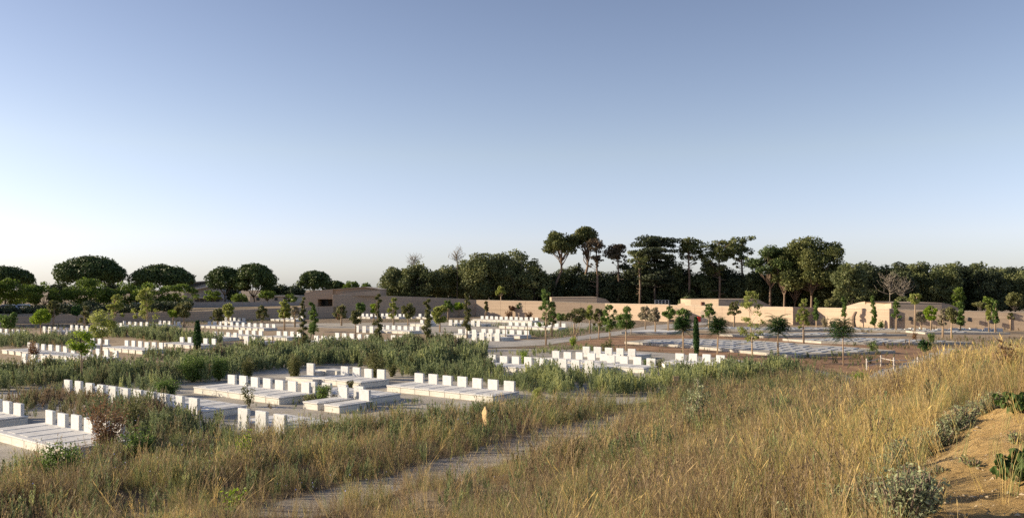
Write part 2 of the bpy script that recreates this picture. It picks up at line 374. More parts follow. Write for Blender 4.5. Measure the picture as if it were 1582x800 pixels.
ROWS = [
 ('far', 3, 615, 33, 3, "at the pale edge behind the path corner"),
 ('far', 85, 633, 184, 6, "on the low platform below the rusty shrub"),
 ('near', 108, 586.5, 303, 11, "in the long line behind the rusty shrub"),
 ('near', 380, 631, 436, 3, "tall in the meadow edge weeds"),
 ('far', 363, 578, 466, 7, "behind the thin brown sapling"),
 ('far', 535, 597, 568, 2, "on the short platform by the seed heads"),
 ('near', 484, 589, 557, 4, "back to back with the short platform"),
 ('far', 536, 566, 591, 4, "between the concrete block and olive shrub"),
 ('near', 482, 561, 482, 1, "half hidden beside the olive brown shrub"),
 ('far', 651, 576, 790, 7, "with the open gravel before its platform"),
 ('far', 763, 548, 818, 5, "before the soil bank under the road"),
 ('near', 831, 552, 896, 5, "in front of the six grave platform"),
 ('far', 861, 542, 935, 6, "behind the tall near stones by yellow weeds"),
 ('near', 907, 535, 960, 5, "nearest the red soil bed"),
 ('far', 946, 549, 995, 4, "on the platform left of the dark box"),
 ('far', 1052, 545, 1097, 4, "under the dark cypress"),
 ('far', 713, 508, 730, 3, "beside the stake at the dark weeds"),
 ('near', 734, 513, 768, 4, "facing the road with tall stones"),
 ('far', 749, 507.5, 806, 7, "above the gravel road"),
 ('far', 790, 497, 872, 9, "behind the tall pale green sapling"),
 ('far', 746, 488, 830, 12, "under the lit wall corner"),
 ('near', 697, 494, 740, 6, "below the bright lollipop tree"),
 ('far', 555, 484, 582, 5, "at the foot of the building wall"),
 ('far', 592, 484, 626, 6, "at the foot of the plain wall"),
 ('far', 650, 484.5, 668, 3, "under the wall near the dark slender tree"),
 ('far', 653, 494, 670, 3, "beside the slender dark tree"),
 ('far', 592, 502, 647, 7, "behind the dark weed bank"),
 ('near', 553, 503, 575, 3, "beside the slender twin trees"),
 ('far', 610, 517, 637, 3, "just above the dark weed bank"),
 ('far', 491, 518, 514, 3, "by the slender trunk in the weeds"),
 ('far', 523, 514, 569, 5, "rising over the middle weeds"),
 ('far', 284, 520, 333, 5, "around the leaning cypress"),
 ('far', 334, 511.5, 366, 4, "left of the raised four grave platform"),
 ('far', 374, 509, 405, 4, "raised on the middle weed platform"),
 ('near', 382, 519.5, 394, 2, "in front of the raised platform"),
 ('far', 433, 511, 464, 4, "above the bare wooden stake"),
 ('far', 350, 490, 378, 5, "behind the sparse lime sapling"),
 ('far', 325, 496, 425, 12, "across the upper weed bank"),
 ('far', 437, 487.5, 468, 5, "near the metal stair rail"),
 ('far', 249, 495, 278, 5, "under the bright lollipop pair"),
 ('near', 70, 504, 104, 5, "below the grey wall"),
 ('near', 112, 502, 136, 4, "next to the small dark lollipop tree"),
 ('far', 166, 497.5, 189, 4, "behind the pale sparse sapling"),
 ('far', 194, 496, 232, 5, "below the tall yellowish twin sapling"),
 ('far', 4, 507, 54, 5, "at the picture edge under round tree"),
 ('far', 49, 529, 182, 12, "in the long line behind the lime tree"),
 ('far', 199, 525.4, 252, 6, "on the end of the lime tree platform"),
 ('near', 40, 546, 70, 3, "in front of the lime tree platform"),
 ('far', 146, 522, 168, 3, "behind the yellow green tree"),
 ('far', 884, 483, 900, 2, "beyond the tall pale green sapling"),
]
for r in ROWS: grave_row(*r)
FOOT = np.array(FOOT)

# concrete ledge blocks seen on their own
def block(px, py, l, wd, h, label, rz=DIRA):
    p = W(px, py); o = MB().box(-l / 2, l / 2, -wd / 2, wd / 2, -.03, h).build("concrete_block", M['plinth'], bevel=.012)
    o.location = (p.x, p.y, 0); o.rotation_euler = (0, 0, rz)
    tag(o, label, "concrete block"); return o
block(512, 581, 1.9, .7, .42, "plain grey concrete block left of the olive shrub headstones")
block(478, 590, 2.6, 1.6, .30, "low concrete slab without headstone behind the olive brown shrub")
block(1036, 574, 1.0, .8, .55, "dark concrete box on the gravel beside yellow weeds", 0.1)

# ------------------------------------------------------------------ flat grave platforms on the right
def platform(pix, label, nslab, rows, seed=0, h=.22, slabs=True):
    rr = random.Random(seed)
    c = [W(*p, h) for p in pix]
    g = empty("grave_platform", (sum(p.x for p in c) / len(c), sum(p.y for p in c) / len(c), 0))
    ox, oy = g.location.x, g.location.y
    MB().prism([(p.x - ox, p.y - oy) for p in c], -.05, h).build("deck", M['gravel'] if slabs else M['conc'], g)
    poly = [(p.x, p.y) for p in c]
    e = MB(); 
    for i in range(len(poly)):
        a = Vector(poly[i]); b = Vector(poly[(i + 1) % len(poly)]); d = (b - a).normalized(); n = Vector((-d.y, d.x)) * .09
        e.prism([tuple(a - n - Vector((ox, oy))), tuple(b - n - Vector((ox, oy))), tuple(b + n - Vector((ox, oy))), tuple(a + n - Vector((ox, oy)))], -.05, h + .012 + .003 * (i % 3))
    e.build("kerb", M['kerb'], g)
    if slabs:
        sx = [p[0] for p in poly]; sy = [p[1] for p in poly]; cnt = 0
        me = MB().box(-.42, .42, -1.0, 1.0, 0, .055).mesh("cover_slab", M['bluegrey'], bevel=.02)
        cx0, cy0 = ox, oy
        for j in range(-14, 15):
            for i in range(-40, 41):
                q = Vector((cx0, cy0, 0)) + EX * (i * 1.12) + EY * (j * 2.75)
                t = [q + EX * a + EY * b for a in (-.5, .5) for b in (-1.1, 1.1)]
                if all(inside(np.array([v.x]), np.array([v.y]), poly)[0] for v in t) and rr.random() < .93 and cnt < 95:
                    s = link("cover_slab", me, g); s.location = (q.x - ox, q.y - oy, h); s.rotation_euler = (0, 0, DIRA + rr.uniform(-.02, .02)); cnt += 1
    tag(g, label, "grave platform", "new flat grave platforms without headstones")
    for k in range(60):
        a, b = rr.random(), rr.random()
    return poly
PLAT = []
PLAT.append(platform([(966, 527.5), (1060, 533.5), (1225, 548.5), (1382, 541.5), (1300, 535), (1240, 531), (1160, 525.5), (1080, 522.6), (1005, 524)], "nearest flat grave platform of grey slabs behind the feathery trees", 40, 4, 1))
PLAT.append(platform([(1112, 516), (1180, 519), (1290, 517.2), (1400, 516), (1320, 513.5), (1200, 513)], "flat pale grave platform across the soil from the yellow green sapling", 30, 2, 2))
PLAT.append(platform([(1210, 523), (1270, 527.5), (1370, 530), (1500, 528.5), (1440, 525), (1330, 521.5)], "flat pale grave platform ending at the short wooden post", 30, 2, 3))
PLAT.append(platform([(1060, 508), (1190, 510), (1290, 508.6), (1400, 510.6), (1430, 513.5), (1560, 514), (1450, 509), (1300, 505.5), (1100, 504.5)], "thin pale grave platform along the foot of the sunlit wall", 30, 2, 4))
PLAT.append(platform([(960, 512.5), (1030, 513.5), (1058, 510.5), (1000, 508.8)], "small flat concrete platform beside the gravel road", 30, 2, 5, slabs=False))

# rough white blocks stacked along the wall foot
for k in range(26):
    px = 1402 + k * 5.6 + random.uniform(-1.5, 1.5); y = 109 - k * .03 + random.uniform(-.3, .3)
    s = random.uniform(.22, .42)
    vsx = [(sx * s * random.uniform(.8, 1.15), sy * s * .7 * random.uniform(.8, 1.1), (.0 if sz < 0 else s * random.uniform(1.0, 1.3)) - (0.02 if sz < 0 else 0)) for sz in (-1, 1) for sx, sy in ((-1, -1), (1, -1), (1, 1), (-1, 1))]
    o = MB().add(vsx, [(3, 2, 1, 0), (4, 5, 6, 7), (0, 1, 5, 4), (1, 2, 6, 5), (2, 3, 7, 6), (3, 0, 4, 7)]).build("stone_block", M['stone'], bevel=.03)
    o.location = (X(px, y), y, 0); o.rotation_euler = (0, 0, random.uniform(-.5, .5))
    tag(o, "rough white stone block in the line at the taupe wall foot", "stone block", "white stone blocks lined up at the wall foot")

# ------------------------------------------------------------------ walls and buildings
def wall(name, pts, label, thick=.45, base=-.3, cap=True, mat='earth', cat="wall"):
    """pts: (px column, distance y, photo row of the top); a rammed earth wall along them, its back behind"""
    P = [Vector((X(px, y), y)) for px, y, t in pts]; H = [HT(t, y) for px, y, t in pts]
    nrm = []
    for i in range(len(P)):
        d = Vector((0, 0))
        if i: d += (P[i] - P[i - 1]).normalized()
        if i < len(P) - 1: d += (P[i + 1] - P[i]).normalized()
        d.normalize(); nrm.append(Vector((-d.y, d.x)))
    root = empty(name, (P[0].x, P[0].y, 0)); o0 = P[0]
    mb = MB(); mc = MB()
    for i in range(len(P) - 1):
        a, b = P[i] - o0, P[i + 1] - o0
        qa, qb = a + nrm[i] * thick, b + nrm[i + 1] * thick
        mb.add([(a.x, a.y, base), (b.x, b.y, base), (b.x, b.y, H[i + 1]), (a.x, a.y, H[i]), (qa.x, qa.y, base), (qb.x, qb.y, base), (qb.x, qb.y, H[i + 1]), (qa.x, qa.y, H[i])],
               [(0, 1, 2, 3), (5, 4, 7, 6), (3, 2, 6, 7)] + ([(4, 0, 3, 7)] if i == 0 else []) + ([(1, 5, 6, 2)] if i == len(P) - 2 else []))
        if cap:
            a2, b2 = a - nrm[i] * .04, b - nrm[i + 1] * .04; qa2, qb2 = a + nrm[i] * (thick + .04), b + nrm[i + 1] * (thick + .04)
            za, zb = H[i] + .005, H[i + 1] + .005
            mc.add([(a2.x, a2.y, za), (b2.x, b2.y, zb), (qb2.x, qb2.y, zb), (qa2.x, qa2.y, za), (a2.x, a2.y, za + .07), (b2.x, b2.y, zb + .07), (qb2.x, qb2.y, zb + .07), (qa2.x, qa2.y, za + .07)],
                   [(3, 2, 1, 0), (4, 5, 6, 7), (0, 1, 5, 4), (1, 2, 6, 5), (2, 3, 7, 6), (3, 0, 4, 7)])
    mb.build("wall_body", M[mat], root)
    if cap: mc.build("coping", M['cap'], root)
    # fine upright joints every 6 m are grooves proud by 4 mm
    j = MB()
    for i in range(len(P) - 1):
        L = (P[i + 1] - P[i]).length; d = (P[i + 1] - P[i]).normalized(); nn = Vector((-d.y, d.x)); k = 6.0
        while k < L - 1:
            q = P[i] - o0 + d * k; h = H[i] + (H[i + 1] - H[i]) * k / L
            j.prism([tuple(q - d * .02 - nn * .004), tuple(q + d * .02 - nn * .004), tuple(q + d * .02 + nn * .1), tuple(q - d * .02 + nn * .1)], 0, h - .02); k += 6.0
    if j.v: j.build("panel_joints", M['pinebark'], root)
    tag(root, label, cat)
    return root
wall("retaining_wall", [(-260, 122, 494), (0, 133, 489.5), (150, 137, 485), (300, 141, 481), (400, 150, 477), (515, 160, 473)], "long low grey brown retaining wall below the umbrella pines", cap=False)
wall("boundary_wall", [(514, 161, 455.4), (600, 163.5, 457.8), (651, 166, 459.2), (714, 168.5, 462), (736, 169.5, 463.8)], "tall shaded rammed earth wall beside the entry building")
wall("boundary_wall", [(736, 168, 463.8), (851, 158, 465.8), (935, 154, 469), (1033, 141, 470.8)], "sunlit wall section crossed by a long diagonal shadow")
wall("boundary_wall", [(1033.4, 151, 471.5), (1130, 140, 473.5), (1225, 128, 474.8)], "sunlit wall section behind the fenced ramp")
wall("boundary_wall", [(1226, 128, 475), (1257, 129.6, 475.6)], "short dark shaded wall section between two sunlit ones")
wall("boundary_wall", [(1257.5, 129.5, 475.6), (1338, 120.5, 477), (1374, 117, 477.4)], "sunlit wall section with the bowed dark post")
wall("boundary_wall", [(1374.5, 117.5, 478), (1582, 111.2, 483), (1900, 103, 493)], "broad taupe wall section with small dark lamps at its foot")
# low ramp parapet
wall("ramp_parapet", [(1042, 139, 476), (1060, 137.8, 480.5), (1095, 137.6, 494)], "sloping low parapet of the ramp beside the diagonal shadow", thick=.3)

def slab_building(name, label, front, depth, base, mat='earth', cat="building", rmat='earth'):
    """front: list of (px, y, top row), extruded back"""
    P = [(X(px, y), y, HT(t, y)) for px, y, t in front]
    root = empty(name, (P[0][0], P[0][1], 0)); ox, oy = P[0][0], P[0][1]
    poly = [(p[0] - ox, p[1] - oy) for p in P] + [(p[0] - ox, p[1] - oy + depth) for p in P[::-1]]
    z1 = [p[2] for p in P] + [p[2] + .0 for p in P[::-1]]
    mb = MB(); n = len(P)
    vs = [(x, y, base) for x, y in poly] + [(x, y, z1[i]) for i, (x, y) in enumerate(poly)]; N = 2 * n
    fs = [(i, (i + 1) % N, N + (i + 1) % N, N + i) for i in range(N)]
    fs += [(N + i, N + i + 1, N + N - 2 - i, N + N - 1 - i) for i in range(n - 1)]
    mb.add(vs, fs).build("wall_shell", M[mat], root)
    # thin pale roof edge 
    mc = MB()
    for i in range(n - 1):
        a, b = P[i], P[i + 1]
        mc.add([(a[0] - ox, a[1] - oy - .05, a[2] + .004), (b[0] - ox, b[1] - oy - .05, b[2] + .004), (b[0] - ox, b[1] - oy + depth, b[2] + .004), (a[0] - ox, a[1] - oy + depth, a[2] + .004),
                (a[0] - ox, a[1] - oy - .05, a[2] + .10), (b[0] - ox, b[1] - oy - .05, b[2] + .10), (b[0] - ox, b[1] - oy + depth, b[2] + .10), (a[0] - ox, a[1] - oy + depth, a[2] + .10)],
               [(3, 2, 1, 0), (4, 5, 6, 7), (0, 1, 5, 4), (1, 2, 6, 5), (2, 3, 7, 6), (3, 0, 4, 7)])
    mc.build("roof", M[rmat], root)
    tag(root, label, cat); return root, (ox, oy)
p1, o1 = slab_building("pavilion", "low sunlit pavilion behind the tall pale green sapling", [(852, 166, 460), (922, 164, 459.4), (936, 164.5, 462.5), (942, 165, 467.4)], 8, 1.0)
p2, o2 = slab_building("pavilion", "low pavilion with a narrow rust door above the wall", [(1067, 152, 463.2), (1110, 147, 462.8), (1171, 146, 463), (1190, 147, 472.6)], 9, 1.0)
y = 149.8; MB().box(X(1083, y) - o2[0], X(1087, y) - o2[0], y - o2[1] - .35, y - o2[1] + .3, HT(472.5, y), HT(466.2, y)).build("door", M['door'], p2)
p3, o3 = slab_building("pavilion", "long pavilion standing above the broad taupe wall with sloping ends", [(1340, 128, 476.5), (1366, 124, 469.5), (1377, 121, 468), (1377.5, 121, 468), (1455, 119.6, 468.6), (1468, 119.6, 471), (1484, 119.6, 478.5)], 9, 1.0)
p4, o4 = slab_building("pavilion", "small pale wedge of roof left of the rust door pavilion", [(1052, 158, 471), (1063, 156, 468), (1067, 155, 468)], 3, 1.0)

# entry building: shaded earth block with a dark porch
eb = empty("entry_building", (X(470, 163), 163, 0)); ox, oy = eb.location.x, 163.0
def EP(px, y, row): return (X(px, y) - ox, y - oy, HT(row, y))
mb = MB(); yf = 163.0
prof = [(470.5, 453.4), (476, 451.3), (486, 449.4), (563, 443.6), (572, 443.9), (587, 447.2)]
def slabx(px0, r0, px1, r1, rb0, rb1, y0, y1, m):
    a, b = EP(px0, y0, r0), EP(px1, y0, r1); c_, d_ = EP(px0, y0, rb0), EP(px1, y0, rb1); dy = y1 - y0
    m.add([c_, d_, b, a] + [(q[0], q[1] + dy, q[2]) for q in (c_, d_, b, a)], [(0, 1, 2, 3), (5, 4, 7, 6), (3, 2, 6, 7), (4, 0, 3, 7), (1, 5, 6, 2), (1, 0, 4, 5)])
slabx(470.5, 453.4, 476, 451.3, 474, 474, yf, yf + 9, mb); slabx(476.02, 451.3, 486, 449.4, 474, 474, yf, yf + 9, mb); slabx(486.02, 449.4, 491, 449.0, 474, 474, yf, yf + 9, mb)
slabx(491.02, 449.0, 514, 447.3, 462, 462, yf, yf + 9, mb)        # lintel over the porch
slabx(514.02, 447.3, 563, 443.6, 474, 474, yf + .6, yf + 9, mb); slabx(563.02, 443.6, 572, 443.9, 474, 474, yf + .6, yf + 9, mb); slabx(572.02, 443.9, 587, 447.2, 474, 474, yf + .6, yf + 9, mb)
mb.build("wall_shell", M['earth'], eb)
mb = MB(); slabx(491.1, 473, 513.9, 473, 474.5, 474.5, yf + .3, yf + 6, mb); slabx(491.1, 462.1, 513.9, 462.1, 474, 474, yf + 4, yf + 4.4, mb)
mb.build("porch_recess", M['pinebark'], eb)
mb = MB(); slabx(497, 463, 507, 463, 473, 473, yf + 3.8, yf + 3.9, mb); mb.build("door", M['glass'], eb)
mb = MB(); slabx(525, 453.6, 587, 447.8, 457, 457, yf - 1.2, yf + .4, mb); mb.build("parapet", M['earth'], eb)
mb = MB()
for a, b2, c2, d2 in ((470.5, 453.3, 486, 449.3), (486, 449.3, 563, 443.5), (563, 443.5, 587, 447.0)):
    slabx(a, b2 - .6, c2, d2 - .6, b2 - .02, d2 - .02, yf - .08, yf + 9.1, mb)
mb.build("roof", M['cap'], eb)
tag(eb, "shaded rammed earth entry building with a dark porch opening and sloping roof", "building")

# raised ground behind the left retaining wall
pl = [(X(-260, 122), 122.5), (X(0, 133), 133.5), (X(150, 137), 137.5), (X(300, 141), 141.5), (X(400, 150), 150.5), (X(515, 160), 160.6), (X(600, 166), 166), (X(600, 260), 330), (-260, 330), (-260, 122)]
hz = [HT(495, 122), HT(490.3, 133), HT(486, 137), HT(482, 141), HT(478, 150), HT(474, 160), 2.2, 2.6, 2.6, HT(496, 122)]
tag(MB().prism(pl, -.2, hz).build("raised_ground", M['dryturf']), kind="structure")
PLZ = 2.0
# wall at the back of the raised ground
wall("garden_wall", [(280, 176, 467), (330, 178, 466.4), (480, 183, 466.8)], "dark grey garden wall behind the umbrella pine trunks", thick=.3, base=1.5, cap=False, mat='render')
# far building with a raked louvred storey
fb = empty("apartment_building", (X(300, 230), 230, 0)); ox, oy = fb.location.x, 230.0
def FBX(px0, t0, px1, t1, bb0, bb1, y0, y1, name, mat):
    m_ = MB(); a = (X(px0, y0) - ox, y0 - oy, HT(t0, y0)); b_ = (X(px1, y0) - ox, y0 - oy, HT(t1, y0)); c_ = (a[0], a[1], HT(bb0, y0)); d_ = (b_[0], b_[1], HT(bb1, y0)); dy = y1 - y0
    m_.add([c_, d_, b_, a] + [(q[0], q[1] + dy, q[2]) for q in (c_, d_, b_, a)], [(0, 1, 2, 3), (5, 4, 7, 6), (3, 2, 6, 7), (4, 0, 3, 7), (1, 5, 6, 2), (1, 0, 4, 5)])
    return m_.build(name, M[mat], fb)
FBX(284, 437, 345, 432, 470, 470, 230, 245, "wall_shell", 'render')
FBX(284, 449, 322, 441, 451, 443, 228.6, 229.98, "balcony_edge", 'roof')
FBX(283, 436.4, 346, 431.2, 437.6, 432.6, 229.2, 246, "roof", 'roof')
for k in range(9):
    px = 287 + k * 3.9; t = 437.6 - k * .42
    FBX(px, t + 1.6, px + 3.0, t + 1.3, t + 10 - k * .9, t + 9.3 - k * .9, 229.7, 229.97, "window", 'glass')
FBX(296, 459, 345, 459, 460.6, 460.6, 228.5, 229.98, "canopy", 'roof')
for k in range(5): FBX(301 + k * 8, 461.5, 306 + k * 8, 461.5, 466, 466, 229.7, 229.96, "window", 'glass')
tag(fb, "grey building with a raked row of windows behind the umbrella pines", "building")
hb = empty("house", (X(392, 225), 225, 0)); ox, oy = hb.location.x, 225.0
for nm, a, mt in (("wall_shell", (372, 456, 472, 10), 'cap'),):
    MB().box(X(386, 225) - ox, X(455, 225) - ox, 0, 10, 1.5, HT(457.5, 225)).build("wall_shell", M['cap'], hb)
MB().box(X(384, 225) - ox, X(457, 225) - ox, -.4, 10.4, HT(457.5, 225) + .005, HT(456.6, 225)).build("roof", M['roof'], hb)
for k in range(4): MB().box(X(396 + k * 14, 225) - ox, X(401 + k * 14, 225) - ox, -.04, .1, HT(464, 225), HT(459.5, 225)).build("window", M['glass'], hb)
tag(hb, "low cream house seen between the umbrella pine trunks", "house")

# metal stair rail, electric box, lamps on the wall, rail on the wall
sr = MB(); a = Vector((X(458, 158), 158, 0)); b_ = Vector((X(467, 158), 158, 2.0))
for z in (.9, .45): sr.tube([a + Vector((0, 0, z)), b_ + Vector((0, 0, z))], .04)
for t in (0, .33, .66, 1): q = a.lerp(b_, t); sr.tube([q, q + Vector((0, 0, .95))], .035)
tag(sr.build("stair_rail", M['metal']), "pale metal stair rail climbing the shaded retaining wall", "handrail")
o = MB().box(-.35, .35, -.2, .2, 0, 1.0).box(-.38, .38, -.23, .23, 1.0, 1.05).build("utility_cabinet", M['metal'], bevel=.01); o.location = (X(434, 149), 149, 0)
tag(o, "small pale metal cabinet standing against the shaded retaining wall", "cabinet")
for px, lab in ((1389, "first small dark lamp box along the taupe wall foot"), (1406, "second small dark lamp box along the taupe wall foot"), (1424, "third small dark lamp box beside the bright green sapling"), (1461, "fourth small dark lamp box behind the pale saplings"), (1497, "lone small dark lamp box near the white blocks"), (1531, "largest dark lamp box behind the twin saplings")):
    y = 117.2 - (px - 1374) / 208 * 6.3 - .18
    g = MB().box(-.28, .22, -.12, .12, 0, .55).box(.22, .34, -.12, .12, .0, .28).build("wall_lamp", M['darkbox'], bevel=.02); g.location = (X(px, y), y - .05, 1.15 if px < 1500 else .9); g.rotation_euler = (0, .25, -.26)
    tag(g, lab, "wall lamp", "dark lamps along the taupe wall")
rl = MB(); y = 152.5
for k in range(5): x = X(1012 + k * 5.3, y); rl.box(x - .04, x + .04, y - .04, y + .04, 2.5, HT(463.5, y))
for r_ in (463.6, 466.3, 469): rl.box(X(1012, y), X(1033.5, y), y - .03, y + .03, HT(r_, y) - .03, HT(r_, y) + .03)
tag(rl.build("roof_railing", M['metal']), "thin metal railing standing on top of the sunlit wall", "railing")
# wire fence panels beside ramp, red car roof
mf = MB(); y = 134.5
for k in range(9): x = X(1083 + k * 2.2, y); mf.box(x - .02, x + .02, y - .02, y + .02, 0, 2.1)
for k in range(6): mf.box(X(1083, y), X(1100.6, y), y - .012, y + .012, .3 + k * .35, .32 + k * .35)
tag(mf.build("mesh_fence_panel", M['metal']), "grey wire fence panel standing at the foot of the ramp", "fence")
def car(px, y, z, rz, paint, label):
    g = empty("parked_car", (X(px, y), y, z), rz)
    body = [(-2.1, .35), (-2.1, .8), (-1.3, .92), (-.7, 1.42), (.8, 1.45), (1.6, .98), (2.1, .85), (2.12, .35)]
    m_ = MB(); n = len(body)
    m_.add([(x, -.83, z_) for x, z_ in body] + [(x, .83, z_) for x, z_ in body], [tuple(range(n)), tuple(range(n, 2 * n))[::-1]] + [((i + 1) % n, i, n + i, n + (i + 1) % n) for i in range(n)])
    m_.build("body", M[paint], g, bevel=.05)
    MB().box(-.95, 1.1, -.845, .845, .98, 1.32).build("window", M['glass'], g, bevel=.04)
    for wx in (-1.3, 1.3):
        for wy in (-.8, .8): MB().tube([(wx, wy - .1, .32), (wx, wy + .1, .32)], .32, 14).build("wheel", M['tyre'], g)
    tag(g, label, "car"); return g
o = MB().box(-.45, .35, -.3, .3, .3, .95).box(-.2, .5, -.25, .25, .95, 1.12).build("plastic_barrier", M['redpaint'], bevel=.06); o.location = (X(1079, 133), 133, 0)
tag(o, "small red plastic barrier at the ramp foot behind the dark cypress", "barrier")
car(12, 150, 1.35, .1, 'greypaint', "grey car under the dark trees at the picture edge")
car(36, 152, 1.35, .2, 'whitepaint', "white car under the dark trees beside a grey one")
car(97, 152, 1.4, -.1, 'whitepaint', "pale car under the locust trees above the retaining wall")
car(213, 156, 1.6, .1, 'greypaint', "dark grey car under the trees near the umbrella pines")

# wooden markers, posts and the white rail
def plank_marker(px, py, label, wd=.24, h=1.25, hz=0):
    p = W(px, py, hz)
    m_ = MB(); m_.add([(x, yy, z) for yy in (-.025, .025) for x, z in ((-wd / 2, -.1), (wd / 2, -.1), (wd / 2, h - .18), (.16 * wd, h), (-wd / 2, h - .22), (-wd * .62, h - .30), (-wd / 2, h - .36))],
          [tuple(range(7)), tuple(range(7, 14))[::-1]] + [((i + 1) % 7, i, 7 + i, 7 + (i + 1) % 7) for i in range(7)])
    o = m_.build("wooden_marker", M['newwood']); o.location = p; o.rotation_euler = (0, 0, -.8); tag(o, label, "grave marker"); return o
plank_marker(749, 668, "pale wooden grave marker standing in the meadow beyond the track", .24, 1.05)
def post(px, py, top, label, r=.05, mat='stake', name="wooden_stake"):
    p = W(px, py); h = (py - top) / F * p.y
    o = MB().tube([(0, 0, -.05), (0, 0, h)], [r, r * .92], 8).build(name, M[mat]); o.location = p; tag(o, label, "stake")
for a in ((421, 545, 518.5, "bare wooden stake standing alone in the middle weeds"), (781, 524, 503, "wooden stake beside the gravel road near the white graves"), (815, 525, 503, "wooden stake midway between the road graves and sapling"), (721, 540, 512, "wooden stake at the end of the dark weed bank"), (912, 526, 519.5, "short reddish stake in the red soil bed"), (1405, 534, 524, "short wooden post in front of the dry platform"), (1044, 603, 593, "short pale post with a square top in the meadow"), (975, 516, 500, "thin wooden stake beside the red soil bed")):
    post(*a)
MB_ = MB().box(-.16, .16, -.03, .03, .0, .26).build("marker_board", M['newwood']); q = W(1044, 603); MB_.location = (q.x, q.y - .1, .55)
tag(MB_, "small square wooden board on the short meadow post", "sign board")
pc = W(1320, 507); m_ = MB(); m_.tube([(0, 0, 0), (-.15, 0, 1.0), (-.1, 0, 1.7), (.15, 0, 2.2), (.35, 0, 2.3)], [.28, .26, .24, .2, .1], 8)
o = m_.build("bowed_post", M['pinebark']); o.location = (X(1320, 118), 118, 0); tag(o, "bowed dark trunk like post against the sunlit wall", "post")
# rail fence of white posts
def rail_fence():
    g = empty("rail_fence", W(1338, 573)); o = g.location.copy()
    posts = [(1339, 572, 556), (1361, 566, 551), (1381, 570, 556), (1418, 569, 551), (1437, 571, 557)]
    tops = []
    for px, py, tp in posts:
        p = W(px, py) - o; h = .78
        MB().tube([(p.x, p.y, -.1), (p.x, p.y, h)], .05, 8).tube([(p.x, p.y, h), (p.x, p.y, h + .05)], [.07, .04], 8).build("post", M['whitewood'], g); tops.append(p)
    for i in range(4):
        for z in (.62, .30):
            if i == 1 and z < .5: continue
            a, b_ = tops[i], tops[i + 1]; d = (b_ - a).normalized() * .0
            MB().tube([(a.x, a.y - .06, z), (b_.x, b_.y - .06, z - .02)], .028, 6).build("rail", M['whitewood'], g)
    tag(g, "white post and rail fence at the edge of the dry meadow", "fence")
    g2 = empty("rail_fence", W(1476, 573)); MB().tube([(0, 0, -.1), (0, 0, .9)], .055, 8).build("post", M['whitewood'], g2)
    MB().tube([(-.5, -.05, .62), (.45, -.05, .6)], .03, 6).build("rail", M['whitewood'], g2)
    tag(g2, "lone white post with a stub of rail in the tall dry grass", "fence")
rail_fence()

# ------------------------------------------------------------------ trees
def unit(n):
    v = RG.normal(size=(n, 3)); return v / np.linalg.norm(v, axis=1, keepdims=True)
def leaves(P, size, N=None, flat=.5, asp=.55, tint=None):
    """quads of about `size` at points P; normals N (outward) jittered"""
    n = len(P); nr = unit(n) if N is None else N * (1 - flat) + unit(n) * flat
    nr /= np.linalg.norm(nr, axis=1, keepdims=True) + 1e-9
    t = np.cross(nr, unit(n)); t /= np.linalg.norm(t, axis=1, keepdims=True) + 1e-9
    bt = np.cross(nr, t); s = (size * RG.uniform(.6, 1.35, n))[:, None]
    a = t * s; b_ = bt * s * asp
    return np.stack([P - a, P - b_ * RG.uniform(.6, 1.1, (n, 1)), P + a, P + b_], 1)
def blobs_leaves(blobs, size, n_per_area, fill=.25, flat=.55, asp=.55):
    """blobs: rows (x,y,z, rx,ry,rz). leaves near each blob's surface, lumpy"""
    VV = []; TT = []
    for bx in blobs:
        c = np.array(bx[:3]); r = np.array(bx[3:6]); area = 4 * math.pi * ((r[0] * r[1]) ** 1.6 + (r[0] * r[2]) ** 1.6 + (r[1] * r[2]) ** 1.6) ** (1 / 1.6) / 3 ** (1 / 1.6)
        n = max(8, int(area * n_per_area)); d = unit(n)
        rad = np.where(RG.random(n) < fill, RG.uniform(.2, .9, n), RG.uniform(.82, 1.12, n))
        ph = RG.uniform(0, 6.28, 3); lump = 1 + .12 * np.sin(d[:, 0] * 6 + ph[0]) * np.sin(d[:, 1] * 7 + ph[1]) + .1 * np.sin(d[:, 2] * 8 + ph[2])
        P = c + d * r * (rad * lump)[:, None]; N = d / r; N /= np.linalg.norm(N, axis=1, keepdims=True)
        VV.append(leaves(P, size, N, flat, asp)); bt = RG.uniform(.2, .8); TT.append(np.clip(bt + RG.normal(0, .18, n), 0, 1))
    return np.concatenate(VV), np.concatenate(TT)
def add_crown(root, V, T, mat, name="crown"):
    o = link(name, quads_mesh(name, V, M[mat], T), root); return o
def limb_path(a, b_, sag=.1, n=4):
    a, b_ = Vector(a), Vector(b_); L = (b_ - a).length; r = []
    for i in range(n + 1):
        t = i / n; p = a.lerp(b_, t); k = math.sin(t * math.pi) * sag * L
        r.append(p + Vector((random.uniform(-1, 1) * k * .5, random.uniform(-1, 1) * k * .5, -k * .6)))
    r[0] = a; r[-1] = b_; return r

